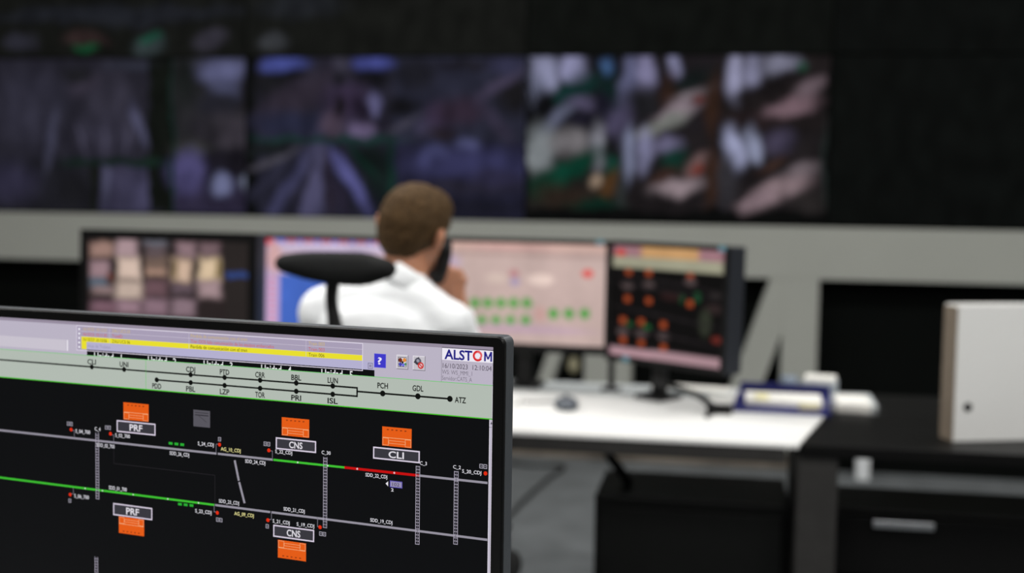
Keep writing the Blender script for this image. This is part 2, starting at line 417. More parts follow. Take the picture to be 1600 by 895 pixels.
def paintC(p):
    p.gain = .66; p.softer = 1.6
    f = lambda X, Y: (800 + X / 2.286, 50 + Y / 2.286)
    def e(X, Y, rx, ry, c, a=0, s=.9): p.spot(*f(X, Y), rx/2.286, ry/2.286, c, a, s)
    def r(a, b, c, d, col, s=.06): p.rect(*f(a, b), *f(c, d), col, s)
    p.warp = .03; r(58, 80, 410, 355, (24, 24, 30)); r(410, 80, 755, 355, (34, 30, 34)); r(755, 80, 1140, 355, (34, 29, 30))
    r(58, 355, 410, 640, (34, 34, 34)); r(410, 355, 755, 640, (34, 30, 32)); r(755, 355, 1140, 640, (36, 32, 34))
    e(110, 150, 60, 72, (150, 152, 184), 0, .5); e(85, 210, 35, 60, (120, 124, 150)); e(222, 130, 42, 48, (156, 156, 194), 0, .6); e(335, 128, 22, 26, (74, 108, 158)); e(205, 210, 100, 34, (10, 54, 50), -28)
    e(110, 265, 50, 70, (14, 15, 19), 0, .6); e(175, 300, 85, 22, (104, 108, 132), -42); e(255, 255, 50, 26, (90, 84, 112), 20); e(375, 300, 42, 90, (88, 82, 112), 15); e(270, 320, 60, 30, (28, 26, 40)); e(350, 220, 40, 60, (14, 40, 38)); e(320, 260, 30, 40, (30, 28, 44))
    e(422, 150, 26, 90, (104, 106, 140), 8); e(476, 132, 25, 62, (154, 150, 190)); e(585, 125, 26, 44, (146, 146, 182)); e(560, 215, 40, 60, (66, 42, 32)); e(640, 170, 80, 30, (22, 30, 30), -20)
    e(645, 225, 70, 20, (124, 114, 120), -24); e(600, 285, 92, 26, (150, 134, 144), -20, .7); e(545, 328, 95, 22, (136, 138, 134), -22, .7); e(680, 240, 20, 18, (110, 54, 50)); e(725, 270, 26, 110, (58, 38, 28)); e(470, 250, 55, 60, (32, 32, 36))
    e(800, 150, 34, 90, (166, 166, 198), -4, .7); e(870, 140, 30, 62, (156, 156, 188)); e(965, 122, 60, 36, (134, 134, 156)); e(1035, 135, 20, 22, (30, 86, 62)); e(930, 200, 140, 30, (26, 22, 24), -22)
    e(1075, 205, 60, 26, (116, 100, 108), -32, .8); e(1000, 272, 90, 28, (138, 112, 122), -14, .7); e(860, 320, 90, 30, (42, 32, 34))
    e(100, 430, 55, 90, (136, 142, 146), 0, .7); e(215, 392, 72, 40, (130, 126, 130)); e(305, 415, 22, 74, (156, 156, 168)); e(412, 440, 24, 84, (146, 152, 184)); e(205, 490, 130, 34, (10, 66, 50), -32, .7); e(120, 560, 66, 46, (8, 62, 46), 0, .7)
    e(345, 490, 26, 60, (14, 66, 54)); e(190, 590, 110, 50, (48, 38, 32)); e(350, 555, 26, 50, (94, 64, 36), 20); e(297, 537, 20, 22, (164, 142, 122)); e(345, 410, 20, 40, (20, 20, 22)); e(300, 620, 90, 20, (10, 44, 34)); e(390, 560, 18, 70, (50, 54, 54))
    e(476, 420, 26, 68, (146, 146, 182)); e(545, 405, 50, 30, (110, 106, 136)); e(585, 455, 46, 36, (20, 62, 52)); e(665, 478, 42, 26, (130, 104, 104), -35); e(605, 552, 92, 30, (150, 134, 140), -8, .7); e(668, 495, 22, 18, (122, 56, 46)); e(560, 510, 50, 22, (62, 42, 36), -30); e(720, 540, 24, 90, (58, 38, 28))
    e(795, 420, 32, 74, (168, 172, 206), -4, .7); e(860, 402, 26, 56, (160, 166, 196), -4); e(950, 392, 52, 36, (74, 68, 90)); e(1045, 492, 76, 24, (120, 108, 114), -18, .8); e(945, 568, 110, 36, (160, 138, 144), -22, .7); e(875, 600, 66, 20, (152, 130, 138), -12)
    e(860, 500, 80, 30, (28, 24, 26), -20); e(765, 540, 26, 90, (60, 58, 64)); e(1060, 600, 70, 50, (46, 42, 42)); e(1125, 480, 14, 150, (40, 50, 48)); e(930, 470, 60, 12, (70, 48, 40), -30)
    r(0, 640, 1200, 700, (11, 12, 12), .3); r(1128, 70, 1150, 690, (13, 14, 14), .5); r(50, 80, 60, 690, (13, 14, 16), .3)
def paintU(p):
    p.gain = .85
    f = lambda X, Y: (100 + X / 2.983, 50 + Y / 2.983)
    def e(X, Y, rx, ry, c, a=0, s=1.0): p.spot(*f(X, Y), rx/2.983, ry/2.983, c, a, s)
    e(90, 78, 48, 26, (18, 78, 48)); e(90, 30, 95, 34, (50, 38, 38)); e(400, 50, 72, 50, (50, 60, 62)); e(400, 22, 50, 20, (24, 74, 58))
    e(692, 50, 68, 50, (52, 50, 60)); e(-200, 50, 70, 45, (46, 46, 56)); e(250, -80, 600, 40, (30, 32, 38))
def paintU2(p):
    f = lambda X, Y: (100 + X / 2.983, 50 + Y / 2.983)
    p.spot(*f(990, 50), 24, 16, (52, 54, 58), 0, 1.0); p.spot(470, 10, 60, 20, (28, 30, 34), 0, 1)
display(-2, 0, 'dim video wall screen at far left showing street camera views', paintA)
display(-1, 0, 'dim video wall screen behind the seated man showing four purple-grey road views', paintB)
display(0, 0, 'video wall screen showing six station platform views in two rows', paintC)
display(1, 0, 'switched-off black video wall screen right of the platform views')
display(-2, 1, 'upper row video wall screen at far left with small dim green and grey patches', paintU, (20, 21, 19))
display(-1, 1, 'upper row black video wall screen above the purple-grey road views, one dim grey patch', paintU2, (19, 20, 18))
display(0, 1, 'upper row black video wall screen above the six platform views', None, (11, 13, 11))
display(1, 1, 'upper row black video wall screen at the far right', None, (8, 10, 9))

# ------------------------------------------------------------------ desks
DZ = 0.75
desk = empty('control_desk', (-1.3, 3.4, 0), 'long white-topped control desk in front of the seated man', 'desk')
O = Vector((-1.3, 3.4, 0))
def lp(bm, off=O):
    for v in bm.verts: v.co -= off
    return bm
c1 = onz(1248, 694, DZ); c2 = onz(1273, 666, DZ)
dd = (c2 - c1) / (c2.y - c1.y)
br = c1 + dd * (3.62 - c1.y)
bm = bmesh.new()
prism(bm, [(-5.0, c1.y), (c1.x, c1.y), (br.x, br.y), (-5.0, 3.62)], DZ - 0.012, DZ, 0.002)
obj('desktop', lp(bm), M_white, desk)
bm = bmesh.new(); box(bm, -5.0, br.x + 0.12, 3.625, 3.83, DZ - 0.028, DZ, 0.003)
obj('rear_ledge', lp(bm), M_ledge, desk)
bm = bmesh.new(); box(bm, -4.95, c1.x - 0.03, c1.y + 0.004, c1.y + 0.09, DZ - 0.050, DZ - 0.0125, 0.003)
obj('front_rail', lp(bm), M_dark, desk)
for x in (-4.9, -3.4, -1.75):
    bm = bmesh.new(); box(bm, x, x + 0.04, c1.y + 0.05, 3.6, 0, DZ - 0.0125, 0.003)
    obj('leg', lp(bm), M_dark, desk)
bm = bmesh.new(); box(bm, c1.x + 0.0, c1.x + 0.095, c1.y + 0.012, c1.y + 0.5, 0, DZ - 0.029, 0.003)
obj('end_panel', lp(bm), M_dark, desk)

ctr = empty('side_counter', (0.9, 3.3, 0), 'black counter to the right of the white control desk', 'counter')
OC = Vector((0.9, 3.3, 0))
g = 0.003
q1 = onz(1251, 697, DZ); q2 = onz(1600, 703, DZ); q3 = onz(1640, 655, DZ); q4 = onz(1310, 648, DZ)
bm = bmesh.new()
prism(bm, [(c1.x + g, c1.y), (1.5, c1.y + 0.01), (1.5, 3.47), (c1.x + dd.x * (3.47 - c1.y) + g, 3.47)], DZ - 0.028, DZ, 0.002)
obj('counter_top', lp(bm, OC), M_blacklam, ctr)
bm = bmesh.new(); box(bm, 1.42, 1.46, c1.y + 0.05, 3.44, 0, DZ - 0.029)
obj('end_panel', lp(bm, OC), M_dark, ctr)
w1 = at(1347, 720, 3.36)
bm = bmesh.new(); box(bm, w1.x - 0.018, w1.x + 0.018, w1.y - 0.018, w1.y + 0.018, 0, DZ - 0.029, 0.004)
bm.free()
fp = onz(1347, 748, 0)
bm = bmesh.new(); box(bm, -0.03, 0.03, -0.03, 0.03, 0, 0.22, 0.004)
o = obj('floor_post', bm, mat('white_metal', (225, 228, 230), 0.4)); o.location = fp
tag(o, 'short white post on the floor, seen in the gap below the black counter', 'post')

pz = 0.565
a_ = onz(1298, 791, pz); b_ = onz(1560, 795, pz); 
ped = empty('drawer_pedestal', ((a_.x + 0.3), a_.y + 0.12, 0), 'low black drawer pedestal with a steel bar handle under the side counter', 'drawer unit')
OP = ped.location.copy()
px0, px1, py0, py1 = a_.x + 0.004, a_.x + 0.60, a_.y, w1.y - 0.03
bm = bmesh.new(); box(bm, px0, px1, py0, py1, 0.03, pz, 0.004)
obj('body', lp(bm, OP), M_blackbox, ped)
for i, (z0, z1) in enumerate(((0.40, 0.55), (0.215, 0.39), (0.04, 0.205))):
    bm = bmesh.new(); box(bm, px0 + 0.008, px1 - 0.008, py0 - 0.018, py0 - 0.001, z0, z1, 0.003)
    dr = obj('drawer', lp(bm, OP), M_blacklam, ped)
    h0 = at(1362, 802, (py0) / ray(1362, 802).y).x; h1 = h0 + 0.145
    bm = bmesh.new(); box(bm, h0, h1, py0 - 0.04, py0 - 0.033, z1 - 0.022, z1 - 0.004, 0.002)
    for hx in (h0 + 0.015, h1 - 0.022): box(bm, hx, hx + 0.007, py0 - 0.035, py0 - 0.017, z1 - 0.017, z1 - 0.010)
    obj('handle', lp(bm, OP), M_chrome, dr)
for x in (px0 + 0.03, px1 - 0.06):
    for y in (py0 + 0.02, py1 - 0.05): obj('foot', lp(B(x, x + 0.03, y, y + 0.03, 0, 0.031), OP), M_blk, ped)

# black equipment cabinet under the desk
cz = 0.57
k0 = onz(926, 778, cz); k1 = onz(1234, 788, cz)
cab = empty('equipment_cabinet', ((k0.x + k1.x) / 2, 3.3, 0), 'low black box cabinet standing under the white desk', 'cabinet')
OK = cab.location.copy()
cx1 = min(k1.x, c1.x - 0.012)
bm = bmesh.new(); box(bm, k0.x, cx1, 3.135, 3.42, 0.02, cz, 0.006)
obj('body', lp(bm, OK), M_blackbox, cab)
bm = bmesh.new(); box(bm, k0.x + 0.015, cx1 - 0.015, 3.122, 3.134, 0.04, cz - 0.03, 0.003)
dr = obj('door', lp(bm, OK), M_blackbox, cab)
bm = bmesh.new(); box(bm, k0.x + 0.03, k0.x + 0.042, 3.10, 3.122, 0.28, 0.36, 0.002)
obj('handle', lp(bm, OK), M_dark, dr)
for x in (k0.x + 0.02, cx1 - 0.05):
    for y in (3.15, 3.37): obj('foot', lp(B(x, x + 0.03, y, y + 0.03, 0, 0.022), OK), M_blk, cab)
# black hose from desk to cabinet
bm = bmesh.new()
tube(bm, [at(940, 690, 3.28), at(952, 712, 3.29), at(972, 738, 3.30), at(984, 757, 3.30)], 0.013)
o = obj('cable_hose', bm, M_blk, None, True); tag(o, 'short thick black cable hose running down from the desk to the black cabinet', 'cable')
# floor cable
bm = bmesh.new()
tube(bm, [onz(795, 722, 0.01), onz(830, 727, 0.01), onz(880, 728, 0.01), onz(860, 745, 0.01), onz(825, 775, 0.01), onz(800, 800, 0.01), onz(760, 830, 0.01)], 0.008, 8)
o = obj('floor_cable', bm, M_blk, None, True); tag(o, 'thin dark cable curving over the grey floor below the desk', 'cable')

# ------------------------------------------------------------------ background monitors
def monitor(pos, psi, w, h, t, label, paint, base, bez=0.014, chin=0.024, stick=None, group=None, tilt=0.03, bw=0.075, nx=0.0):
    """pos: top centre of the front face; psi: turn about z, clockwise"""
    zb_ = DZ
    Mz = Matrix.Rotation(-psi, 4, 'Z')
    base_pt = pos + (Mz.to_3x3() @ Vector((0, 0.10, 0))); base_pt.z = zb_
    root = empty('desktop_monitor', base_pt, label, 'monitor', rotz=-psi)
    Mr = Matrix.Translation(base_pt) @ Mz
    lz = pos.z - zb_
    T = Matrix.Translation((0, -0.10, lz)) @ Matrix.Rotation(-tilt, 4, 'X')
    bm = bmesh.new(); box(bm, -w/2, w/2, 0.004, t, -h, 0, 0.006, 3, M=T)
    box(bm, -w/3, w/3, t - 0.004, t + 0.025, -h*0.8, -h*0.25, 0.01, M=T)
    obj('housing', bm, M_bhouse, root)
    bm = bmesh.new()
    for a in ((-w/2, w/2, -bez, 0), (-w/2, w/2, -h, -h + chin), (-w/2, -w/2 + bez, -h + chin, -bez), (w/2 - bez, w/2, -h + chin, -bez)):
        box(bm, a[0], a[1], -0.002, 0.004, a[2], a[3], M=T)
    obj('bezel', bm, M_bezel, root)
    W = Mr @ T
    o = W @ Vector((-w/2 + bez, 0.001, -bez)); u = (W.to_3x3() @ Vector((1, 0, 0))); v = (W.to_3x3() @ Vector((0, 0, 1)))
    p = Pic(o, u, v, w - 2*bez, h - bez - chin, base, 0.004)
    paint(p)
    p.build(Mr, 'screen', root, 0.05)
    bm = bmesh.new(); box(bm, nx - 0.022, nx + 0.022, t - 0.10 + 0.012, t - 0.10 + 0.04, 0.01, lz - h*0.45, 0.006)
    obj('neck', bm, M_blk, root)
    bm = bmesh.new(); box(bm, nx - bw, nx + bw, -bw, bw, 0.0006, 0.012, 0.004)
    obj('base', bm, M_blk, root)
    for sx, sz in (stick or []):
        bm = bmesh.new(); box(bm, sx - 0.011, sx + 0.011, -0.0035, -0.0018, sz - 0.007, sz + 0.007, M=T)
        obj('sticker', bm, M_cyan, root)['label'] = 'small cyan sticker'
    return root

def pM1(p):
    p.warp = .006; p.softer = 1.3
    f = lambda X, Y: (100 + X / 3.077, 320 + Y / 3.077)
    k = 3.077
    def e(X, Y, rx, ry, c, s=.9):
        m_ = sum(c) / 3; c = tuple(v + (m_ - v) * .2 for v in c)
        p.rect(*f(X - rx*.92, Y - ry*.92), *f(X + rx*.92, Y + ry*.92), c, .95)
    p.rect(*f(-50, 120), *f(775, 170), (36, 32, 32), .3)
    for a in ((185,215,62,38,(158,120,108)),(300,205,50,44,(172,140,146)),(440,185,58,16,(96,96,108)),(440,225,52,30,(92,76,80)),(585,215,48,38,(146,114,122)),(700,215,52,34,(114,88,94)),
              (175,310,50,40,(156,122,130)),(310,305,60,56,(216,186,168)),(440,300,58,50,(116,92,80)),(440,322,48,16,(170,130,110)),(565,315,48,58,(214,178,150)),(700,310,52,56,(214,184,146)),(535,310,14,50,(120,98,60)),(740,310,12,45,(130,108,64)),
              (165,372,44,26,(80,98,116)),(190,408,54,22,(134,108,108)),(315,410,66,40,(198,172,156)),(440,400,58,40,(108,76,84)),(570,400,52,30,(98,78,88)),(700,405,56,44,(162,132,136)),
              (190,490,66,30,(120,84,98)),(310,490,60,34,(156,120,134)),(440,490,64,40,(136,104,118)),(575,495,58,40,(140,112,124)),(170,560,60,26,(110,80,90)),(310,560,60,26,(120,94,104)),(440,565,60,26,(120,94,104)),
              (225,345,20,20,(110,56,44)),(245,300,14,60,(40,30,30)),(376,300,10,80,(36,28,30))):
        e(*a)
    p.rect(*f(772, 160), *f(930, 800), (42, 37, 36), .1)
    p.rect(*f(778, 322), *f(905, 352), (46, 64, 116), .35)
def pM2(p):
    f = lambda X, Y: (100 + X / 3.077, 320 + Y / 3.077)
    def r(a, b, c, d, col, s=.1): p.rect(*f(a, b), *f(c, d), col, s)
    r(955, 140, 1900, 240, (186, 168, 198)); r(955, 228, 1900, 345, (200, 178, 190), .1)
    for i in range(26): p.spot(*f(1050 + i*28, 168 + i*.6), 4, 4, (190, 70, 110) if i % 3 else (110, 110, 210), 0, .8)
    for i in range(20): p.spot(*f(1060 + i*36, 195 + i*.8), 5, 3, (216, 205, 228), 0, .8)
    p.spot(*f(988, 170), 9, 8, (214, 36, 70), 0, .6); p.spot(*f(1032, 162), 8, 6, (84, 120, 226), 0, .7)
    r(955, 205, 1035, 700, (188, 166, 204), .2); p.spot(*f(1010, 250), 12, 26, (206, 164, 164), 0, .9)
    for i in range(9): p.spot(*f(1000, 360 + i*28), 6, 3, (206, 140, 170), 0, .9)
    r(1850, 200, 2000, 900, (190, 170, 186))
def pM3(p):
    f = lambda X, Y: (680 + X / 4.26, 350 + Y / 4.26)
    k = 4.26
    def e(X, Y, rx, ry, c, s=.8): p.spot(*f(X, Y), rx/k, ry/k, c, 0, s)
    p.rect(*f(-400, 95), *f(1200, 175), (204, 170, 160), .2)
    p.rect(*f(-400, 182), *f(1200, 215), (182, 156, 150), .6)
    e(60, 250, 110, 60, (190, 168, 186)); e(500, 160, 300, 10, (196, 150, 148))
    e(410, 362, 72, 34, (208, 186, 176)); e(700, 370, 84, 38, (230, 206, 196)); e(525, 328, 34, 26, (184, 132, 134)); e(530, 384, 32, 28, (166, 150, 178)); e(1015, 330, 38, 28, (214, 88, 84))
    for X in (265, 350, 437, 522, 610): e(X, 525, 32, 36, (84, 160, 74))
    for X in (225, 310, 405, 500, 602): e(X, 642, 32, 36, (92, 162, 82))
    for X in (787, 890, 995): e(X, 596, 34, 36, (84, 160, 74))
    p.rect(*f(230, 515), *f(640, 535), (120, 160, 100), .9, op=.5)
    e(700, 600, 40, 50, (204, 164, 158)); e(600, 700, 420, 30, (192, 164, 176))
def pM4(p):
    k = 3.73
    f = lambda X, Y: (930 + X / k, 360 + Y / k)
    def e(X, Y, rx, ry, c, a=0, s=.8): p.spot(*f(X, Y), rx/k, ry/k, c, a, s)
    L, H = p.w, p.h
    def band(t0, t1, col, s0=0.0, s1=1.0, soft=.25):
        p.P.append((L*(s0+s1)/2, -H*(t0+t1)/2, L*(s1-s0)/2, H*(t1-t0)/2, 1, 1, 0, lin(col), soft, 1.0, True))
    band(-.03, .10, (156, 116, 124)); band(-.01, .105, (196, 152, 104), .27, .78); band(.095, .195, (158, 156, 134))
    p.spot(*f(150, 128), 8, 5, (200, 60, 50), 0, .9)
    band(.925, 1.05, (178, 142, 150)); band(.915, 1.05, (166, 134, 141), .4, 1.05)
    for X, Y in ((195, 245), (312, 248), (555, 268), (188, 400), (312, 412), (552, 430), (162, 525), (268, 535), (397, 552), (162, 640), (268, 660), (397, 685)):
        p.rect(*f(X - 17, Y - 20), *f(X + 17, Y + 16), (158, 70, 38), .5)
    for X, Y in ((188, 320), (312, 320), (555, 300), (160, 590), (268, 600), (397, 615)): e(X, Y, 34, 24, (78, 66, 66))
    e(595, 390, 22, 30, (24, 74, 44)); e(505, 395, 14, 30, (24, 66, 40)); e(300, 562, 24, 14, (30, 90, 48)); e(200, 545, 24, 12, (30, 80, 44)); e(440, 385, 60, 26, (40, 24, 24)); e(690, 460, 50, 30, (44, 34, 34)); e(640, 540, 36, 80, (46, 50, 40)); e(712, 640, 36, 20, (104, 40, 34)); e(700, 380, 40, 20, (40, 36, 36))
    for Y in (300, 350, 500, 610): e(400, Y, 330, 7, (34, 30, 32), 6)
monitor(at(261, 361, 3.46), radians(5.5), 0.556, 0.345, 0.06, 'monitor left of the man showing a grid of blurred pink and beige camera tiles', pM1, (42, 35, 35), bez=0.026)
monitor(at(538, 368.5, 3.62), radians(5.5), 0.545, 0.335, 0.05, 'monitor with a blue and lilac picture behind the headrest', pM2, (70, 104, 192))
monitor(at(813, 372.5, 3.66), radians(4.5), 0.545, 0.335, 0.05, 'monitor with a pale pink screen and rows of green dots', pM3, (196, 172, 166), stick=[(0.24, -0.006)], bw=0.05)
monitor(at(1042, 380, 3.42), radians(36), 0.422, 0.345, 0.080, 'rightmost monitor on the white desk, black screen with orange squares, turned inwards', pM4, (13, 12, 12), bez=0.013, chin=0.018, nx=-0.10, bw=0.05,
        stick=[(0.19, -0.007), (-0.13, -0.335)])

pp = at(953, 600, 3.66 / ray(953, 600).y * 1.0)
bm = bmesh.new(); cyl(bm, (0, 0, 0.004), (0, 0, 0.30), 0.010); box(bm, -0.03, 0.03, -0.03, 0.03, 0.0004, 0.006, 0.002)
o = obj('monitor_pole', bm, M_dark); o.location = (pp.x, 3.70, DZ); tag(o, 'thin dark pole rising from the desk behind the gap between the two right monitors', 'pole')

# ------------------------------------------------------------------ small things on the desk
def wz(px, py, z=DZ): return onz(px, py, z)
# navy folder with papers
fc = wz(1226, 634)
fold = empty('folder', (fc.x, fc.y, DZ), 'open navy blue folder lying across the desk end and the black counter', 'folder', rotz=radians(-4))
bm = bmesh.new(); box(bm, -0.135, 0.125, -0.14, 0.17, 0.0006, 0.010, 0.002); obj('cover', bm, M_navy, fold)
bm = bmesh.new(); box(bm, -0.135, 0.125, 0.165, 0.172, 0.010, 0.038, 0.002); box(bm, -0.135, -0.128, -0.12, 0.17, 0.010, 0.024, 0.002); box(bm, 0.118, 0.125, -0.12, 0.17, 0.010, 0.024, 0.002)
obj('raised_edge', bm, M_navy, fold)
bm = bmesh.new()
for i in range(6):
    box(bm, -0.110, 0.100, -0.075, 0.075, 0.0105 + i*0.0025, 0.0128 + i*0.0025, M=Matrix.Rotation(radians(random.uniform(-1.5, 1.5)), 4, 'Z'))
o = obj('paper_stack', bm, M_paper); o.location = (fc.x, fc.y, DZ); tag(o, 'stack of white papers lying in the navy blue folder', 'papers')
y_ = wz(1192, 628)
bm = bmesh.new(); box(bm, -0.018, 0.018, -0.04, 0.04, 0.0, 0.004, 0.001)
o = obj('note_pad', bm, mat('pale_yellow_paper', (230, 222, 170), .8)); o.location = (fc.x - 0.065, fc.y - 0.02, DZ + 0.0258); tag(o, 'small pale yellow note pad on the papers in the folder', 'note pad')
# glasses-case like cream item on the front edge of the folder
cc = wz(1268, 652, DZ + 0.011)
bm = bmesh.new(); box(bm, -0.028, 0.028, -0.012, 0.012, 0, 0.02, 0.005, 3)
o = obj('tape_dispenser', bm, M_cream); o.name = 'eraser'; o.location = (cc.x, fc.y - 0.115, DZ + 0.0105); tag(o, 'small cream block at the front right corner of the navy folder', 'eraser')
# white paper right of folder on counter
pc = wz(1328, 637)
bm = bmesh.new()
for i in range(4): box(bm, -0.045, 0.045, -0.08, 0.08, 0.0005 + i*0.006, 0.006 + i*0.006, 0.001, M=Matrix.Rotation(radians(i - 2), 4, 'Z'))
o = obj('notebook_stack', bm, M_paper); o.location = (pc.x + 0.005, pc.y, DZ); tag(o, 'thin stack of white notebooks on the black counter right of the navy folder', 'notebooks')
# small items behind folder
bc = ony(1281, 606, 3.775)
tb = empty('small_box', (bc.x, bc.y, DZ), 'small pale grey box behind the navy folder', 'box', rotz=radians(-8))
st = bmesh.new(); box(st, -0.05, 0.05, -0.05, 0.05, 0.0003, 0.042, 0.003); obj('box_body', st, M_greyw, tb)
bm = bmesh.new(); box(bm, -0.045, 0.045, -0.045, 0.04, 0.0425, 0.056, 0.002); obj('paper', bm, M_paper, tb)
# these stand on a little shelf at the back of the counter
bm = bmesh.new(); box(bm, br.x + 0.125, 1.3, 3.475, 3.83, DZ - 0.04, DZ - 0.0002, 0.003); 
rs = obj('rear_shelf', bm, M_blacklam); tag(rs, 'narrow black shelf behind the black counter', 'shelf')
for x in (0.95, 1.25): obj('leg', B(x, x + 0.03, 3.5, 3.78, 0, DZ - 0.041), M_dark, rs)
mc = ony(1232, 608, 3.755)
cup = empty('cup', (mc.x, mc.y, DZ), 'grey-blue cup behind the navy folder, left of the pale box', 'cup')
bm = bmesh.new(); cyl(bm, (0, 0, 0.0003), (0, 0, 0.056), 0.019, 0.024, 28)
obj('cup_body', bm, mat('grey_blue_ceramic', (120, 132, 146), .4), cup, True)
bm = bmesh.new(); tube(bm, [(0.022, 0, 0.042), (0.037, 0, 0.038), (0.036, 0, 0.02), (0.021, 0, 0.016)], 0.003, 8); obj('handle', bm, MATS['grey_blue_ceramic'], cup, True)
# mouse
mo = wz(885, 638)
ms = empty('computer_mouse', (mo.x, mo.y, DZ), 'dark grey computer mouse on the white desk below the pink monitor', 'mouse', rotz=radians(10))
bm = bmesh.new(); ell(bm, (0, 0, 0.013), (0.034, 0.055, 0.021))
for v in bm.verts: v.co.z = max(v.co.z, 0.0005)
obj('body', bm, M_mouse, ms, True)
bm = bmesh.new(); cyl(bm, (-0.004, 0.028, 0.0295), (0.004, 0.028, 0.0295), 0.007); obj('scroll_wheel', bm, M_blk, ms)
bm = bmesh.new(); tube(bm, [(0, 0.05, 0.008), (-0.03, 0.08, 0.004), (-0.10, 0.07, 0.004), (-0.18, 0.10, 0.004), (-0.26, 0.09, 0.004)], 0.0022, 8); obj('cord', bm, M_dark, ms, True)
# white cup behind corner of front monitor
wc = wz(800, 632)
cp = empty('paper_cup', (wc.x + 0.005, wc.y, DZ), 'white cup on the desk just right of the near monitor corner', 'cup')
bm = bmesh.new(); cyl(bm, (0, 0, 0.0005), (0, 0, 0.026), 0.016, 0.02, 28); obj('cup_body', bm, M_white, cp, True)
bm = bmesh.new(); tube(bm, [(0.018, 0, 0.021), (0.029, 0, 0.019), (0.028, 0, 0.009), (0.016, 0, 0.006)], 0.0025, 8); obj('handle', bm, M_white, cp, True)
# white keyboard
kc = wz(1052, 611)
kb = empty('keyboard', (kc.x + 0.01, kc.y - 0.02, DZ), 'pale grey keyboard lying under the rightmost desk monitor', 'keyboard', rotz=radians(-10))
bm = bmesh.new(); box(bm, -0.08, 0.17, -0.05, 0.05, 0.0006, 0.014, 0.004); obj('case', bm, M_ledge, kb)
bm = bmesh.new()
for i in range(15):
    for j in range(5): box(bm, -0.074 + i*0.016, -0.061 + i*0.016, -0.044 + j*0.018, -0.029 + j*0.018, 0.0142, 0.019, 0.001, 1)
obj('keys', bm, M_paper, kb)
# gooseneck microphone
mb = wz(1124, 645)
mic = empty('desk_microphone', (mb.x, mb.y, DZ), 'small black gooseneck microphone lying low on the white desk', 'microphone')
bm = bmesh.new(); box(bm, -0.035, 0.035, -0.028, 0.028, 0, 0.022, 0.006, 3); obj('base', bm, M_blk, mic)
pts = [at(1120, 634, (mb.y + .01) / ray(1120, 634).y), at(1090, 618, mb.y / ray(1090, 618).y), at(1060, 606, mb.y / ray(1060, 606).y), at(1040, 600, mb.y / ray(1040, 600).y)]
pts = [p - mic.location for p in pts]
pts = [Vector((-0.02, 0.0, 0.018))] + pts[1:]
bm = bmesh.new(); tube(bm, pts, lambda t: .0095 - .003 * t, 8); obj('gooseneck', bm, M_blk, mic, True)
bm = bmesh.new(); d_ = (pts[-1] - pts[-2]).normalized(); cap(bm, pts[-1], pts[-1] + d_ * 0.03, 0.011, 0.009); obj('microphone_head', bm, M_blk, mic, True)
# loose black cable tail
bm = bmesh.new(); tube(bm, [mic.location + Vector(v) for v in ((-0.01, -0.029, 0.006), (-0.02, -0.05, 0.005), (-0.035, -0.075, 0.005), (-0.03, -0.10, 0.005))], 0.004, 8)
o = obj('microphone_cable', bm, M_blk, None, True); tag(o, 'short black cable end in front of the small black microphone', 'cable')
# white papers left of folder
sc_ = wz(1133, 618)
bm = bmesh.new()
for i in range(3): box(bm, -0.04, 0.045, -0.08, 0.08, 0.0005 + i*0.002, 0.002 + i*0.002, M=Matrix.Rotation(radians(4*i - 20), 4, 'Z'))
o = obj('loose_papers', bm, M_paper); o.location = (sc_.x + .01, sc_.y, DZ); tag(o, 'loose white papers between the keyboard and the navy folder', 'papers')
# cream disc on the wall
wc = ony(896, 570, WY - 0.01)
bm = bmesh.new(); ell(bm, (0, 0, 0), (0.03, 0.022, 0.042)); 
for v in bm.verts: v.co.y = min(v.co.y, 0.008)
o = obj('wall_sounder', bm, M_cream, None, True); o.location = wc; tag(o, 'small cream oval fixture on the black wall below the pink monitor', 'wall fixture')
# tall white file box on the counter
hb = wz(1489, 690)
fb = empty('file_box', (hb.x, hb.y, DZ), 'tall white file box with a taupe side standing on the black counter', 'file box', rotz=radians(-28))
bm = bmesh.new()
W_, D_, H_ = 0.28, 0.06, 0.335
for a in ((0, W_, 0, 0.004, 0, H_), (0, W_, D_ - 0.004, D_, 0, H_), (W_ - 0.004, W_, 0.004, D_ - 0.004, 0, H_ * .6), (0.004, W_ - 0.004, 0.004, D_ - 0.004, 0, 0.004)):
    box(bm, *a, 0.001)
obj('panel', bm, M_white, fb)
fb.rotation_euler.z = radians(20)
bm = bmesh.new(); box(bm, -0.004, -0.0005, 0, D_, 0, H_ - 0.004, 0.001); obj('spine', bm, M_taupe, fb)['label'] = 'taupe spine panel'
bm = bmesh.new(); cyl(bm, (0.035, -0.0015, 0.085), (0.035, 0.0, 0.085), 0.011); obj('finger_hole', bm, M_blk, fb)
bm = bmesh.new()
for i in range(4): box(bm, 0.006, 0.21, 0.007 + i*0.0115, 0.017 + i*0.0115, 0.0045, 0.29 - 0.01*(i % 3), 0.001)
o = obj('files', bm, M_paper, fb)

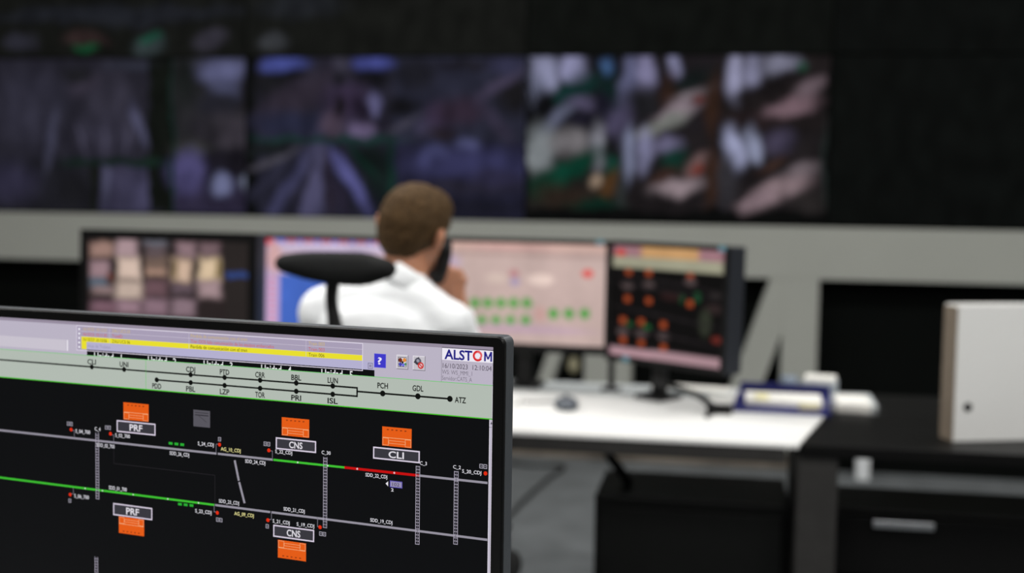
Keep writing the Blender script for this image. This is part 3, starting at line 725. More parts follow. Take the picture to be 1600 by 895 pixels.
# ------------------------------------------------------------------ the near monitor
MO = at(772, 542, 1.1)                            # top right corner of its picture
MR = Matrix.Rotation(radians(-12.97), 3, 'Z') @ Matrix.Rotation(radians(-0.887), 3, 'X') @ Matrix.Rotation(radians(-0.395), 3, 'Y')
MW = Matrix.Translation(MO) @ MR.to_4x4()
SW, SH = 0.598, 0.336
FDZ = MO.z - SH - 0.10
near = empty('desktop_monitor', None, 'large near monitor showing a black rail track diagram, filling the lower left', 'monitor', mw=MW)
def rr(x0, x1, z0, z1, r, n=6):
    pts = []
    for cx, cz_, a0 in ((x1 - r, z1 - r, 0), (x0 + r, z1 - r, 90), (x0 + r, z0 + r, 180), (x1 - r, z0 + r, 270)):
        for k in range(n + 1):
            a = radians(a0 + 90 * k / n); pts.append((cx + r * cos(a), cz_ + r * sin(a)))
    return pts
bz = 0.0105
X0, X1, Z0, Z1 = -SW - bz, bz, -SH - 0.02, 0.0095
# front bezel: a ring with rounded outer corners and a bevelled lip
bm = bmesh.new()
out = rr(X0, X1, Z0, Z1, 0.007); inn = rr(-SW, 0.0, -SH, 0.0, 0.0006)
def ring(pts, y): return [bm.verts.new((x, y, z)) for x, z in pts]
outm = rr(X0 + .0012, X1 - .0012, Z0 + .0012, Z1 - .0012, 0.006)
R0, R1, R2, R3 = ring(out, 0.003), ring(out, -0.0006), ring(outm, -0.0018), ring(inn, -0.0018)
R4 = ring(inn, 0.0005)
L = [R0, R1, R2, R3, R4]
for a, b in zip(L, L[1:]):
    for i in range(len(a)):
        j = (i + 1) % len(a); bm.faces.new((a[i], a[j], b[j], b[i]))
o = obj('bezel', bm, M_bezel, near)
# housing behind
bm = bmesh.new()
prev = None
prof = [(0.0032, 0.0006), (0.0045, 0.0), (0.020, 0.0), (0.0225, 0.0015), (0.024, 0.004)]
first = None
for y, ins in prof:
    rg = ring(rr(X0 + ins, X1 - ins, Z0 + ins, Z1 - ins, 0.007), y)
    if prev:
        for i in range(len(rg)):
            j = (i + 1) % len(rg); bm.faces.new((prev[i], prev[j], rg[j], rg[i]))
    else: bm.faces.new(rg)
    prev = rg
bm.faces.new(prev[::-1])
box(bm, -SW*0.8, -SW*0.2, 0.0235, 0.05, -SH*0.85, -SH*0.25, 0.01)
obj('housing', bm, M_house, near)

# --- the picture: flat shapes and lettering in the plane of the screen
class UI:
    def __init__(s): s.v = []; s.f = []; s.mi = []; s.mats = []; s.k = 0
    def m(s, col):
        g_ = glow(col)
        if g_ not in s.mats: s.mats.append(g_)
        return s.mats.index(g_)
    def poly(s, pts, col, layer):
        b = len(s.v); y = 0.0004 - layer * 0.00007
        s.v += [(u, y, w) for u, w in pts]; s.f.append(tuple(range(b, b + len(pts)))); s.mi.append(s.m(col))
    def rect(s, u0, w0, u1, w1, col, layer): s.poly([(u0, w0), (u1, w0), (u1, w1), (u0, w1)], col, layer)
    def line(s, a, b, wd_, col, layer):
        a = Vector(a); b = Vector(b); d = (b - a).normalized(); q = Vector((-d.y, d.x)) * wd_ / 2
        s.poly([tuple(a - q), tuple(b - q), tuple(b + q), tuple(a + q)], col, layer)
    def frame(s, u0, w0, u1, w1, t, col, layer):
        s.rect(u0, w0, u1, w0 + t, col, layer); s.rect(u0, w1 - t, u1, w1, col, layer)
        s.rect(u0, w0, u0 + t, w1, col, layer); s.rect(u1 - t, w0, u1, w1, col, layer)
    def disc(s, u, w, r, col, layer, n=14):
        s.poly([(u + r * cos(2*pi*i/n), w + r * sin(2*pi*i/n)) for i in range(n)], col, layer)
    def arc(s, u, w, r0, r1, a0, a1, col, layer, n=24):
        for i in range(n):
            p, q = radians(a0 + (a1-a0)*i/n), radians(a0 + (a1-a0)*(i+1)/n)
            s.poly([(u+r0*cos(p), w+r0*sin(p)), (u+r1*cos(p), w+r1*sin(p)), (u+r1*cos(q), w+r1*sin(q)), (u+r0*cos(q), w+r0*sin(q))], col, layer)
    def text(s, t, u, w, h, col, layer, width=None, align='C', bold=0.0):
        """h = cap height, w = middle of the letters, width = total width if forced"""
        cu = bpy.data.curves.new('t', 'FONT'); cu.body = t; cu.size = 1; cu.resolution_u = 3
        cu.offset = bold
        ob = bpy.data.objects.new('t', cu); COL.objects.link(ob)
        dg = bpy.context.evaluated_depsgraph_get()
        me = bpy.data.meshes.new_from_object(ob.evaluated_get(dg))
        bpy.data.objects.remove(ob); bpy.data.curves.remove(cu)
        xs_ = [v.co.x for v in me.vertices]
        if not xs_: return
        x0, x1 = min(xs_), max(xs_); H = 0.72
        sy = h / H; sx = (width / (x1 - x0)) if width else sy
        tw = (x1 - x0) * sx
        off = {'C': -tw/2, 'L': 0, 'R': -tw}[align]
        b = len(s.v); y = 0.0004 - layer * 0.00007
        for v in me.vertices: s.v.append((u + off + (v.co.x - x0) * sx, y, w - h/2 + v.co.y * sy))
        mi = s.m(col)
        for p in me.polygons: s.f.append(tuple(b + i for i in p.vertices)); s.mi.append(mi)
        bpy.data.meshes.remove(me)
ui = UI()
nrm = MR.col[1].copy()
def P(px, py):
    q = onplane(px, py, MO, nrm) - MO
    return q.dot(MR.col[0]), q.dot(MR.col[2])
def T(t, xa, xb, y, hpx, col, layer, bold=0.0):
    """lettering from pixel xa to xb, centred on y at its middle"""
    a = P(xa, y); b = P(xb, y); c = P((xa+xb)/2, y); d = P((xa+xb)/2, y + 1)
    ui.text(t, c[0], c[1], hpx * abs(d[1] - c[1]), col, layer, abs(b[0] - a[0]), 'C', bold)
LIL = (186, 179, 196); BLK = (12, 13, 15); STRIP = (178, 187, 178); WHT = (236, 232, 240); NAVY = (36, 34, 130); BLK2 = (14, 16, 14)
GRN = (62, 190, 50); TRK = (148, 144, 156); RED = (196, 14, 14); ORG = (228, 92, 22); YEL = (232, 222, 48); GTX = (222, 220, 228)
# fields
strip_t = P(450, 578.5)[1]; strip_b = (P(104, 598)[1] + P(766, 654)[1]) / 2
ui.rect(-SW, strip_t - 0.001, 0, 0, LIL, 0)
ui.rect(-SW, -0.0035, 0, 0, (150, 140, 158), 1)
ui.rect(-SW, -SH, 0, strip_b, BLK, 0)
ui.rect(-SW, strip_b, 0, strip_t, STRIP, 4)
ui.rect(-SW, strip_t - 0.0003, 0, strip_t + 0.0003, (110, 200, 110), 6)
ui.rect(-SW, strip_b - 0.0005, 0, strip_b + 0.0005, (70, 190, 40), 6)
u_ = P(228, 585)[0]; ui.rect(u_ - .0003, strip_b, u_ + .0003, strip_t, (110, 200, 110), 6)
# alarm table
tl = P(119, 508); tr = P(567, 536); bt = P(119, 547)[1]
ui.rect(tl[0], bt, tr[0], tl[1], (168, 158, 182), 1)
ui.frame(tl[0], bt, tr[0], tl[1], 0.0007, (222, 214, 230), 3)
yr = P(450, 551.5)[1]; hh = 0.0027
rows = [yr + hh * 2 * 2.0, yr + hh * 2, yr]
for r_ in rows: ui.rect(tl[0], r_ + hh - .0002, tr[0], r_ + hh + .0002, (200, 192, 210), 2)
ui.rect(P(127, 528)[0], yr - hh, tr[0] - .0007, yr + hh, YEL, 2)
ui.rect(P(127, 538)[0], P(127, 545)[1], P(135, 538)[0], yr, YEL, 2)
for k in range(5):
    q = P(123.5, 514 + k * 7); ui.disc(q[0], q[1], 0.0012, (240, 240, 246), 3)
for xx in (171, 295, 478):
    u_ = P(xx, 530)[0]; ui.rect(u_ - .0002, yr - hh, u_ + .0002, tl[1], (200, 192, 210), 3)
def row(t, xa, xb, r_, col, h=0.0034):
    a = P(xa, 535)[0]; b = P(xb, 535)[0]
    ui.text(t, (a + b)/2, r_, h, col, 4, b - a)
Y1 = (206, 180, 110); R1_ = (206, 92, 92); D1 = (84, 78, 30)
row('16/10/23 10:12:21', 130, 167, rows[0], Y1); row('ZAU UCS 03', 175, 203, rows[0], Y1); row('Pérdida de comunicación con el tren', 298, 386, rows[0], Y1); row('Train 003', 482, 507, rows[0], Y1)
row('16/10/23 10:11:35', 130, 167, rows[1], R1_); row('TrainID', 175, 191, rows[1], R1_); row('Tren OOS fallo comunicación de los equipos embarcados', 298, 428, rows[1], R1_); row('Train 003', 482, 507, rows[1], R1_)
row('16/10/23 10:10:06', 130, 167, rows[2], D1); row('ZAU UCS 06', 175, 203, rows[2], D1); row('Pérdida de comunicación con el tren', 298, 386, rows[2], (60, 54, 20)); row('Train 006', 482, 507, rows[2], D1)
# popup bar and black strip with the clipped captions
pl = P(135.5, 540)[0]; pr = P(585, 570)[0]; pt = P(450, 555.5)[1]; pb = P(450, 568.5)[1]
ui.rect(pl, pb, pr, pt, (180, 176, 208), 3)
T('Hoja de Trabajo', 137, 172, 541, 5, (150, 146, 178), 4)
q = P(578.5, 571.5); ui.frame(q[0]-.0026, q[1]-.0028, q[0]+.0026, q[1]+.0028, .0006, (120, 116, 140), 4); ui.rect(q[0]-.0012, q[1]-.0012, q[0]+.0012, q[1]+.0012, (140, 136, 160), 4)
ui.rect(pl, strip_t, pr, pb, BLK, 2)
for t, xa, xb, yy in (('Unidad_1', 147, 190, 560), ('Unidad_2', 231, 275, 566), ('Unidad_3', 318, 363, 572.5), ('Unidad_4', 408, 455, 579), ('Unidad_5', 502, 551, 586)):
    a = P(xa, yy)[0]; b = P(xb, yy)[0]
    ui.text(t.replace('_', '   '), (a + b)/2, strip_t + 0.0004, 0.0072, (236, 236, 240), 3, b - a, 'C', 0.01)
ui.rect(P(104, 530)[0], P(104, 548)[1], P(106, 530)[0], P(104, 531)[1], (232, 228, 236), 2)
ui.rect(-SW, P(104, 548)[1], P(103, 530)[0], P(104, 531)[1], (200, 194, 206), 2)
# buttons
def pr4(x0, y0, x1, y1): a = P(x0, (y0+y1)/2)[0]; b = P(x1, (y0+y1)/2)[0]; c = P((x0+x1)/2, y0)[1]; d = P((x0+x1)/2, y1)[1]; return a, d, b, c
a = pr4(584.5, 552.5, 603, 574.5); ui.rect(*a, (64, 58, 200), 4); ui.frame(*a, .0004, (110, 104, 220), 5); T('?', 590, 596.5, 563.5, 11, (235, 232, 248), 5, .02)
for x0, y0, x1, y1 in ((619.5, 554.5, 638, 577), (645, 556, 664.5, 579)):
    a = pr4(x0, y0, x1, y1); ui.rect(*a, (196, 192, 200), 3); ui.frame(*a, .0006, (120, 114, 128), 4); ui.rect(a[0], a[3]-.0006, a[2]-.0006, a[3], (232, 228, 236), 5); ui.rect(a[0], a[1]+.0006, a[0]+.0006, a[3], (232, 228, 236), 5)
a = pr4(622, 558, 635.5, 573); ui.rect(*a, (226, 222, 230), 5)
for x, y, r_, c in ((625.5, 562.5, .0021, (110, 44, 30)), (632, 562.5, .0019, (224, 140, 60)), (625.5, 569, .0018, (70, 70, 170)), (630, 570, .0015, (110, 110, 220)), (633.5, 569, .0014, (90, 150, 110)), (629, 566, .0012, (40, 40, 46))):
    q = P(x, y); ui.disc(q[0], q[1], r_, c, 6)
ui.frame(*a, .0005, (50, 46, 60), 7)
q = P(653, 564.5); ui.disc(q[0], q[1], .0035, (92, 92, 104), 5); ui.poly([(q[0]-.0045, q[1]-.001), (q[0]+.001, q[1]+.0045), (q[0]+.002, q[1]-.0045)], (60, 60, 70), 6); ui.disc(q[0], q[1]+.0006, .0016, (150, 150, 165), 7)
q = P(657.5, 571); ui.arc(q[0], q[1], .0018, .0031, 0, 360, (204, 52, 48), 8, 16); ui.disc(q[0], q[1], .0018, (222, 190, 196), 8); ui.line((q[0]-.0019, q[1]+.0017), (q[0]+.0019, q[1]-.0017), .001, (204, 52, 48), 9)
# logo panel
lu = P(690.5, 555)[0]; lb = (P(691, 562)[1] + P(771, 567)[1]) / 2
ui.rect(lu, lb, -0.0006, -0.0035, (236, 232, 242), 4)
ui.rect(lu, -0.0036, -0.0006, -0.0028, (90, 84, 98), 5)
ui.rect(lu - .0005, strip_t, lu, -.003, (140, 134, 148), 5)
def TL(t, xa, xb, w, h, col, bold=0.0):
    a = P(xa, 553)[0]; b = P(xb, 553)[0]; ui.text(t, (a + b)/2, w, h, col, 6, b - a, 'C', bold)
lm = (lb - 0.0035) / 2; lh = 0.0088
TL('ALST', 694.5, 738, lm, lh, NAVY, .028); 
ma, mb_ = P(756.5, 553)[0], P(769, 553)[0]; mt, ml = lm + lh/2, lm - lh/2; mw_ = .0017
ui.rect(ma, ml, ma + mw_, mt, NAVY, 6); ui.rect(mb_ - mw_, ml, mb_, mt, NAVY, 6)
mm = (ma + mb_)/2
ui.poly([(ma, mt), (ma + mw_, mt), (mm + mw_*.45, ml + lh*.22), (mm - mw_*.45, ml + lh*.22)], NAVY, 7); ui.poly([(mb_ - mw_, mt), (mb_, mt), (mm + mw_*.45, ml + lh*.22), (mm - mw_*.45, ml + lh*.22)], NAVY, 8)
q = P(746.5, 553)[0]
ui.arc(q, lm, .0030, .0049, 60, 330, (214, 40, 44), 6); ui.arc(q + .0005, lm + .0006, .0022, .0040, -60, 110, (226, 92, 96), 7); ui.arc(q, lm, .0026, .0031, 0, 360, (236, 160, 160), 7)
w0 = lb
TL('16/10/2023  12:10:04', 692, 768.5, lb - .0050, .0046, (82, 74, 88)); TL('WS: WS_MMI_1', 691, 738, lb - .0108, .0040, (122, 116, 130)); TL('Servidor:CATS_A', 691, 738, lb - .0163, .0040, (122, 116, 130))
# station line
v1 = P(351, 589.5)[1]; v2 = P(351, 602)[1]; vm = P(653, 619)[1]
ue = P(558, 610)[0]; lw = 0.0016
us = {}
for nme, x, y in (('CLI', 143.5, 573), ('UNI', 194, 577), ('CDJ', 298, 585), ('PTD', 351, 590), ('CRR', 406.5, 594), ('BBL', 463, 598), ('LUN', 520, 603), ('PDD', 245, 593), ('PCH', 598, 615), ('GDL', 653, 619.5), ('ATZ', 703, 625)):
    us[nme] = P(x, y)[0]
ui.rect(-SW, v1 - lw/2, ue, v1 + lw/2, BLK2, 6)
ui.rect(us['PDD'], v2 - lw/2, ue, v2 + lw/2, BLK2, 6)
ui.rect(ue - lw/2, v2 - lw/2, ue + lw/2, v1 + lw/2, BLK2, 6)
ui.rect(ue, vm - lw/2, us['ATZ'], vm + lw/2, BLK2, 6)
for k in ('CLI', 'UNI', 'CDJ', 'PTD', 'CRR', 'BBL', 'LUN'): ui.disc(us[k], v1, .0026, BLK2, 7); 
for k in ('CDJ', 'PTD', 'CRR', 'BBL', 'LUN', 'PDD'): ui.disc(us[k], v2, .0026, BLK2, 7)
for k in ('PCH', 'GDL', 'ATZ'): ui.disc(us[k], vm, .0028, BLK2, 7)
def TS(t, u, w): ui.text(t, u, w, .0053, (14, 16, 14), 8, .0112, 'C', .022)
for k in ('CLI', 'UNI', 'CDJ', 'PTD', 'CRR', 'BBL', 'LUN'): TS(k, us[k], v1 + .0054)
for k, b_n in (('PDD', 'PDD'), ('CDJ', 'PBL'), ('PTD', 'LZP'), ('CRR', 'TOR'), ('BBL', 'PRI'), ('LUN', 'ISL')): TS(b_n, us[k], v2 - .0062)
for k in ('PCH', 'GDL'): TS(k, us[k], vm + .0074)
TS('ATZ', P(719.5, 625)[0], vm - .0002)
# scroll bar
sx = P(764, 700)[0]
ui.rect(sx, -SH, -0.0003, strip_b, (186, 180, 196), 3); ui.rect(sx, -SH, sx + .0006, strip_b, (228, 222, 234), 4); ui.rect(-.0012, -SH, -.0003, strip_t, (220, 214, 226), 5)
q = P(768, 661); ui.poly([(q[0]-.0012, q[1]-.001), (q[0]+.0012, q[1]-.001), (q[0], q[1]+.0014)], (60, 56, 70), 5); ui.rect(sx, q[1]-.004, 0, q[1]-.0035, (130, 124, 140), 5)
# tracks
va = (P(104, 683)[1] + P(760, 754.5)[1]) / 2; vb = (P(104, 760)[1] + P(335, 788)[1] + P(650, 829)[1]) / 3
def track(x0, x1, v, col, w=.0021, y=720, layer=3): ui.rect(P(x0, y)[0] if x0 > -900 else -SW, v - w/2, P(x1, y)[0], v + w/2, col, layer)
track(-999, 338, va, TRK); track(340, 426, va, TRK); track(427, 538, va, GRN); track(538, 655, va, RED, .0024); track(655, 762, va, TRK)
track(-999, 335, vb, GRN, y=790); track(336, 422, vb, TRK, y=790); track(424, 762, vb, TRK, y=790)
for x in (133, 160, 208, 262, 310): q = P(x, 780)[0]; ui.disc(q, vb, .0009, (200, 220, 200), 4, 8)
for x in (465, 512): q = P(x, 720)[0]; ui.disc(q, va, .0009, (200, 220, 200), 4, 8)
for x in (558, 616): q = P(x, 735)[0]; ui.disc(q, va, .0010, (230, 190, 200), 4, 8)
# ladders
def ladder(x0, y0, x1, y1, w=.0044):
    a = P(x0, y0); b = P(x1, y1); u = (a[0] + b[0]) / 2; wd = w
    c = (168, 162, 178)
    ui.rect(u - w/2, b[1], u - w/2 + .0006, a[1], c, 5); ui.rect(u + w/2 - .0006, b[1], u + w/2, a[1], c, 5); ui.rect(u - .0003, b[1], u + .0003, a[1], (100, 96, 108), 5)
    z = b[1]
    while z <= a[1]: ui.rect(u - w/2, z - .0003, u + w/2, z + .0003, c, 5); z += .0029
ladder(153, 676, 151, 779); ladder(509, 714, 507, 824); ladder(654, 728, 651, 850); ladder(713.6, 736, 711, 850)
# station blocks
def block(x0, y0, x1, y1, up=True, faint=False):
    a = pr4(x0, y0, x1, y1); ui.rect(*a, ORG, 3)
    w = a[2] - a[0]; h = a[3] - a[1]; c = (240, 170, 120)
    def rl(u0, w0, u1, w1):
        if not up: w0, w1 = 1 - w1, 1 - w0
        ui.frame(a[0] + w*u0, a[1] + h*w0, a[0] + w*u1, a[1] + h*w1, .0004, c, 4)
    rl(.02, .03, .22, .42); rl(.22, .14, .8, .30); rl(.78, .03, .98, .42); rl(.02, .42, .98, .45)
    for i in range(5):
        zz = .86 if up else .14
        ui.text('ABCDE'[i] if False else '-', a[0] + w*(.18 + .15*i), a[1] + h*zz, .003, (150, 60, 20), 4)
        ui.rect(a[0] + w*(.16 + .15*i), a[1] + h*(zz-.03), a[0] + w*(.23 + .15*i), a[1] + h*(zz+.03), (150, 60, 20), 5)
block(192.7, 630, 232, 657); block(440, 653.5, 483, 682); block(597, 668, 643, 698); block(185.5, 809, 225, 835, False); block(434, 846, 478, 874, False)
a = pr4(302, 641, 328, 667); ui.rect(*a, (88, 86, 94), 3); ui.rect(a[0]+.002, a[3]-.0055, a[2]-.002, a[3]-.0045, (50, 48, 54), 4); ui.rect(a[0]+.002, a[3]-.003, a[2]-.002, a[3]-.0022, (60, 58, 64), 4); ui.line((a[0]+.005, a[1]+.012), (a[2]-.004, a[1]+.005), .0005, (60, 58, 64), 4)
def plate(t, x0, y0, x1, y1):
    a = pr4(x0, y0, x1, y1); ui.rect(*a, (56, 55, 62), 6); ui.frame(*a, .0013, (214, 204, 222), 7)
    ui.text(t, (a[0]+a[2])/2, (a[1]+a[3])/2, (a[3]-a[1])*.55, (226, 222, 230), 8, (a[2]-a[0])*.33, 'C', .02)
plate('PRF', 182.5, 659, 243, 677.5); plate('CNS', 431, 686, 494, 704.5); plate('CLI', 583, 701, 656, 720); plate('PRF', 177, 789.5, 238, 808.5); plate('CNS', 427, 823.5, 491, 842.5)
# signal lamps, small squares and captions
for x, y in ((111, 671), (172.5, 677.5), (343, 694.5), (420, 703.5), (758.5, 739.5), (109.5, 772.5), (339.5, 801), (418.5, 812.5), (500, 823.5)):
    q = P(x, y); ui.disc(q[0], q[1], .0019, (222, 44, 14), 5)
def sq(x, y, n_):
    q = P(x, y)
    for i in range(n_):
        u = q[0] + (i - (n_-1)/2) * .0040; ui.frame(u-.0017, q[1]-.0020, u+.0017, q[1]+.0020, .0005, (180, 176, 190), 5); ui.rect(u-.0006, q[1]-.0004, u+.0006, q[1]+.0004, (150, 146, 160), 5)
for a in ((109, 662, 2), (168.5, 668, 2), (343, 686, 1), (417, 693.5, 2), (755, 728.5, 2), (109, 782, 1), (342.5, 812, 2), (417.5, 822, 1), (504, 834, 2)): sq(*a)
def post(xa, ya, xb, yb, xc, yc):
    a, b, c = P(xa, ya), P(xb, yb), P(xc, yc)
    ui.rect(min(a[0], b[0]), a[1]-.0003, max(a[0], b[0]), a[1]+.0003, (120, 116, 128), 4); ui.rect(b[0]-.0003, min(b[1], c[1]), b[0]+.0003, max(b[1], c[1]), (120, 116, 128), 4)
post(111, 672, 116, 672, 116, 685); post(173, 679, 177.5, 679, 177.5, 690); post(342, 694, 337.5, 694, 337.5, 707); post(421, 704, 425.5, 704, 425.5, 718); post(110, 771, 114.5, 771, 114.5, 762); post(339, 800, 334.5, 800, 334.5, 788); post(419, 811, 424, 811, 424, 799); post(500, 823, 496, 823, 496, 808)
for t, xa, xb, y, c in (('S_04_700', 118, 141, 674, GTX), ('S_02_700', 180, 203, 680.5, GTX), ('SDD_02_700', 151, 179, 696, GTX), ('SDD_26_CDJ', 265, 295.5, 709, GTX), ('S_24_CDJ', 309, 334, 693.5, GTX),
                        ('AG_10_CDJ', 345, 376, 702.5, (228, 220, 150)), ('SDD_24_CDJ', 383, 414.5, 721.5, GTX), ('S_22_CDJ', 430, 456.5, 706, GTX), ('SDD_22_CDJ', 571, 605, 743, GTX), ('S_20_CDJ', 722, 752, 737, GTX),
                        ('SDD_01_700', 170, 198, 763, GTX), ('S_23_CDJ', 305, 330.5, 799, GTX), ('AG_09_CDJ', 366, 396.5, 803.5, (228, 220, 150)), ('SDD_23_CDJ', 342, 373.5, 784, GTX), ('SDD_21_CDJ', 443, 476, 796.5, GTX),
                        ('S_21_CDJ', 426, 452.5, 815, GTX), ('S_19_CDJ', 463.5, 491, 820, GTX), ('SDD_19_CDJ', 578.5, 613, 814, GTX), ('S_06_700', 116, 139, 775.5, GTX),
                        ('C_4', 148, 157, 670, GTX), ('C_30', 502.5, 516.5, 707, GTX), ('C_3', 656, 667, 723.5, GTX), ('C_2', 708, 720, 729.5, GTX)):
    T(t, xa, xb, y, 5.6, c, 6, .012)
def dashes(x, y):
    for i in range(3): a = pr4(x + i*9, y + i*1 - 2, x + i*9 + 6, y + i*1 + 2); ui.rect(*a, (40, 170, 50), 4)
dashes(263.5, 692.5); dashes(278, 787.5)
ui.line(P(366.5, 719), P(373, 751), .0024, TRK, 3); ui.line(P(373.5, 753), P(382, 786), .0024, TRK, 3)
FA = (38, 36, 40)
a, b = P(177.5, 690), P(335.5, 742)
ui.rect(a[0]-.0003, P(177.5, 724)[1], a[0]+.0003, a[1], FA, 2); ui.rect(a[0], P(177.5, 724)[1]-.0003, b[0], P(177.5, 724)[1]+.0003, FA, 2); ui.rect(b[0]-.0003, vb, b[0]+.0003, P(177.5, 724)[1], FA, 2)
a = pr4(609, 751.5, 628.5, 762); ui.rect(*a, (150, 142, 178), 4); ui.frame(*a, .0007, (86, 76, 168), 5); T('102', 613, 624, 756.7, 5.5, (52, 48, 66), 6)
q = P(604.5, 755.5); ui.poly([(q[0]-.0014, q[1]), (q[0]+.0013, q[1]+.0024), (q[0]+.0013, q[1]-.0024)], (232, 228, 236), 5); T('2', 611, 615, 765, 5, GTX, 6, .02)
# continuing below
ladder(151, 870, 150, 894)
me = bpy.data.meshes.new('screen'); me.from_pydata(ui.v, [], ui.f)
for i, p in enumerate(me.polygons): p.material_index = ui.mi[i]
scr = link('screen', me, ui.mats, near)

bm = bmesh.new(); box(bm, -SW/2 - 0.035, -SW/2 + 0.035, 0.051, 0.075, FDZ - MO.z + 0.012, -SH * 0.55, 0.005); obj('neck', bm, M_blk, near)
bm = bmesh.new(); box(bm, -SW/2 - 0.13, -SW/2 + 0.13, -0.06, 0.14, FDZ - MO.z + 0.007, FDZ - MO.z + 0.02, 0.005); obj('base', bm, M_blk, near)
# near desk that carries it
nd = empty('control_desk', (-0.55, 1.1, 0), 'white desk under the near monitor, below the edge of the photo', 'desk', rotz=radians(-13))
bm = bmesh.new(); box(bm, -0.8, 0.42, -0.42, 0.36, FDZ - 0.028, FDZ, 0.004); obj('desktop', bm, M_white, nd)
for x in (-0.76, 0.34):
    bm = bmesh.new(); box(bm, x, x + 0.04, -0.36, 0.30, 0, FDZ - 0.029, 0.003); obj('leg', bm, M_dark, nd)

# ------------------------------------------------------------------ office chair
hr = at(521, 419, 2.42)
CH = Vector((hr.x + 0.02, hr.y + 0.13, 0))
chair = empty('office_chair', CH, 'black swivel office chair with a wide headrest behind the man', 'chair', rotz=radians(-4))
h0 = hr - CH
ca = radians(4)
h0 = Matrix.Rotation(ca, 3, 'Z') @ h0
bm = bmesh.new()
Rr = Matrix.Rotation(radians(-1.5), 3, 'Y')
cap_ = bmesh.new()
for k in range(13):
    t = k / 12; dx = -.094 + .200 * t
    rz = .0245 + .0085 * t + .0065 * sin(pi * t) - .011 * max(0, t - .8) / .2 - .004 * max(0, .15 - t) / .15
    ell(bm, h0 + Vector((dx, -.012 * (2*t - 1) ** 2 + .006, .005 * (1 - t) + .002 - .005 * sin(pi * t))), (.027, .027, rz), None, 2)
cap_.free()
blend('headrest', bm, M_blkfab, chair, .004, 14)
s0 = Matrix.Rotation(ca, 3, 'Z') @ (at(521, 432, 2.45) - CH); s1 = Matrix.Rotation(ca, 3, 'Z') @ (at(518, 470, 2.46) - CH); s2 = Matrix.Rotation(ca, 3, 'Z') @ (at(524, 520, 2.46) - CH)
s3 = s2 + Vector((0, 0.0, -0.12))
bm = bmesh.new(); tube(bm, [s0, s1, s2, s3], lambda t: .0165 - .004 * sin(min(1, t*1.5) * pi), 12); obj('headrest_stem', bm, M_blk, chair, True)
by = s3.y + 0.01
bm = bmesh.new()
box(bm, -0.24, 0.24, by - 0.02, by + 0.02, 0.58, s3.z + 0.05, 0.018, 3)
for v in bm.verts: v.co.y += -0.25 * (v.co.x ** 2) * -1 + 0.0
obj('backrest', bm, M_blkfab, chair, True)
bm = bmesh.new(); box(bm, -0.25, 0.25, by + 0.04, by + 0.52, 0.43, 0.50, 0.03, 4); obj('seat', bm, M_blkfab, chair, True)
bm = bmesh.new(); tube(bm, [(0, by - 0.012, 0.75), (0, by - 0.05, 0.5), (0, by + 0.04, 0.41), (0, by + 0.22, 0.40)], .02, 10); obj('back_support', bm, M_blk, chair, True)
for s in (-1, 1):
    bm = bmesh.new(); box(bm, s*0.245 - 0.03, s*0.245 + 0.03, by + 0.10, by + 0.30, 0.60, 0.625, 0.012, 3)
    box(bm, s*0.27 - 0.01, s*0.27 + 0.01, by + 0.2, by + 0.25, 0.44, 0.605); box(bm, min(s*0.1, s*0.28), max(s*0.1, s*0.28), by + 0.2, by + 0.25, 0.415, 0.44)
    obj('armrest', bm, M_blk, chair)
sy_ = by + 0.27
bm = bmesh.new(); cyl(bm, (0, sy_, 0.09), (0, sy_, 0.43), 0.025); obj('gas_column', bm, M_chrome, chair, True)
bm = bmesh.new()
for k in range(5):
    a = radians(90 + 72*k); cyl(bm, (0, sy_, 0.10), (0.30*cos(a), sy_ + 0.30*sin(a), 0.075), 0.024, 0.014, 12)
obj('star_base', bm, M_blk, chair, True)
for k in range(5):
    a = radians(90 + 72*k); x, y = 0.30*cos(a), sy_ + 0.30*sin(a)
    bm = bmesh.new()
    for s in (-.013, .013): cyl(bm, (x - s*sin(a) - .008*sin(a), y + s*cos(a) + .008*cos(a), .03), (x - s*sin(a) + .008*sin(a), y + s*cos(a) - .008*cos(a), .03), .03, None, 16)
    obj('caster', bm, M_blk, chair)

# ------------------------------------------------------------------ the man
tc = at(600, 488, 2.70)                                  # middle between the shoulders
PB = Vector((tc.x - 0.01, tc.y - 0.02, 0))
man = empty('person', PB, 'seated person with short brown hair and white shirt, back turned, holding a black handset', 'person')
def L_(v): return Vector(v) - PB
byaw = Matrix.Rotation(radians(-6), 3, 'Z')
def bod(x, y, z):                                        # body frame around the shoulder centre
    return L_(tc + byaw @ Vector((x, y, z)))
hc = L_(at(651, 343, 2.72))                              # centre of the cranium
HR = Matrix.Rotation(radians(-14), 3, 'Z') @ Matrix.Rotation(radians(-8), 3, 'X') @ Matrix.Rotation(radians(13), 3, 'Y')
def hd(x, y, z): return hc + HR @ Vector((x, y, z))
neck0 = bod(0.036, 0.02, 0.060); 
shR, shL = bod(0.142, 0.02, -0.004), bod(-0.156, 0.015, 0.010)
elR = bod(0.140, 0.27, -0.235); elL = bod(-0.225, 0.18, -0.25)
hand_c = L_(at(705, 438, 2.84))
wrR = hand_c + Vector((0.012, 0.022, -0.060))
wrL = bod(-0.10, 0.36, -0.29)
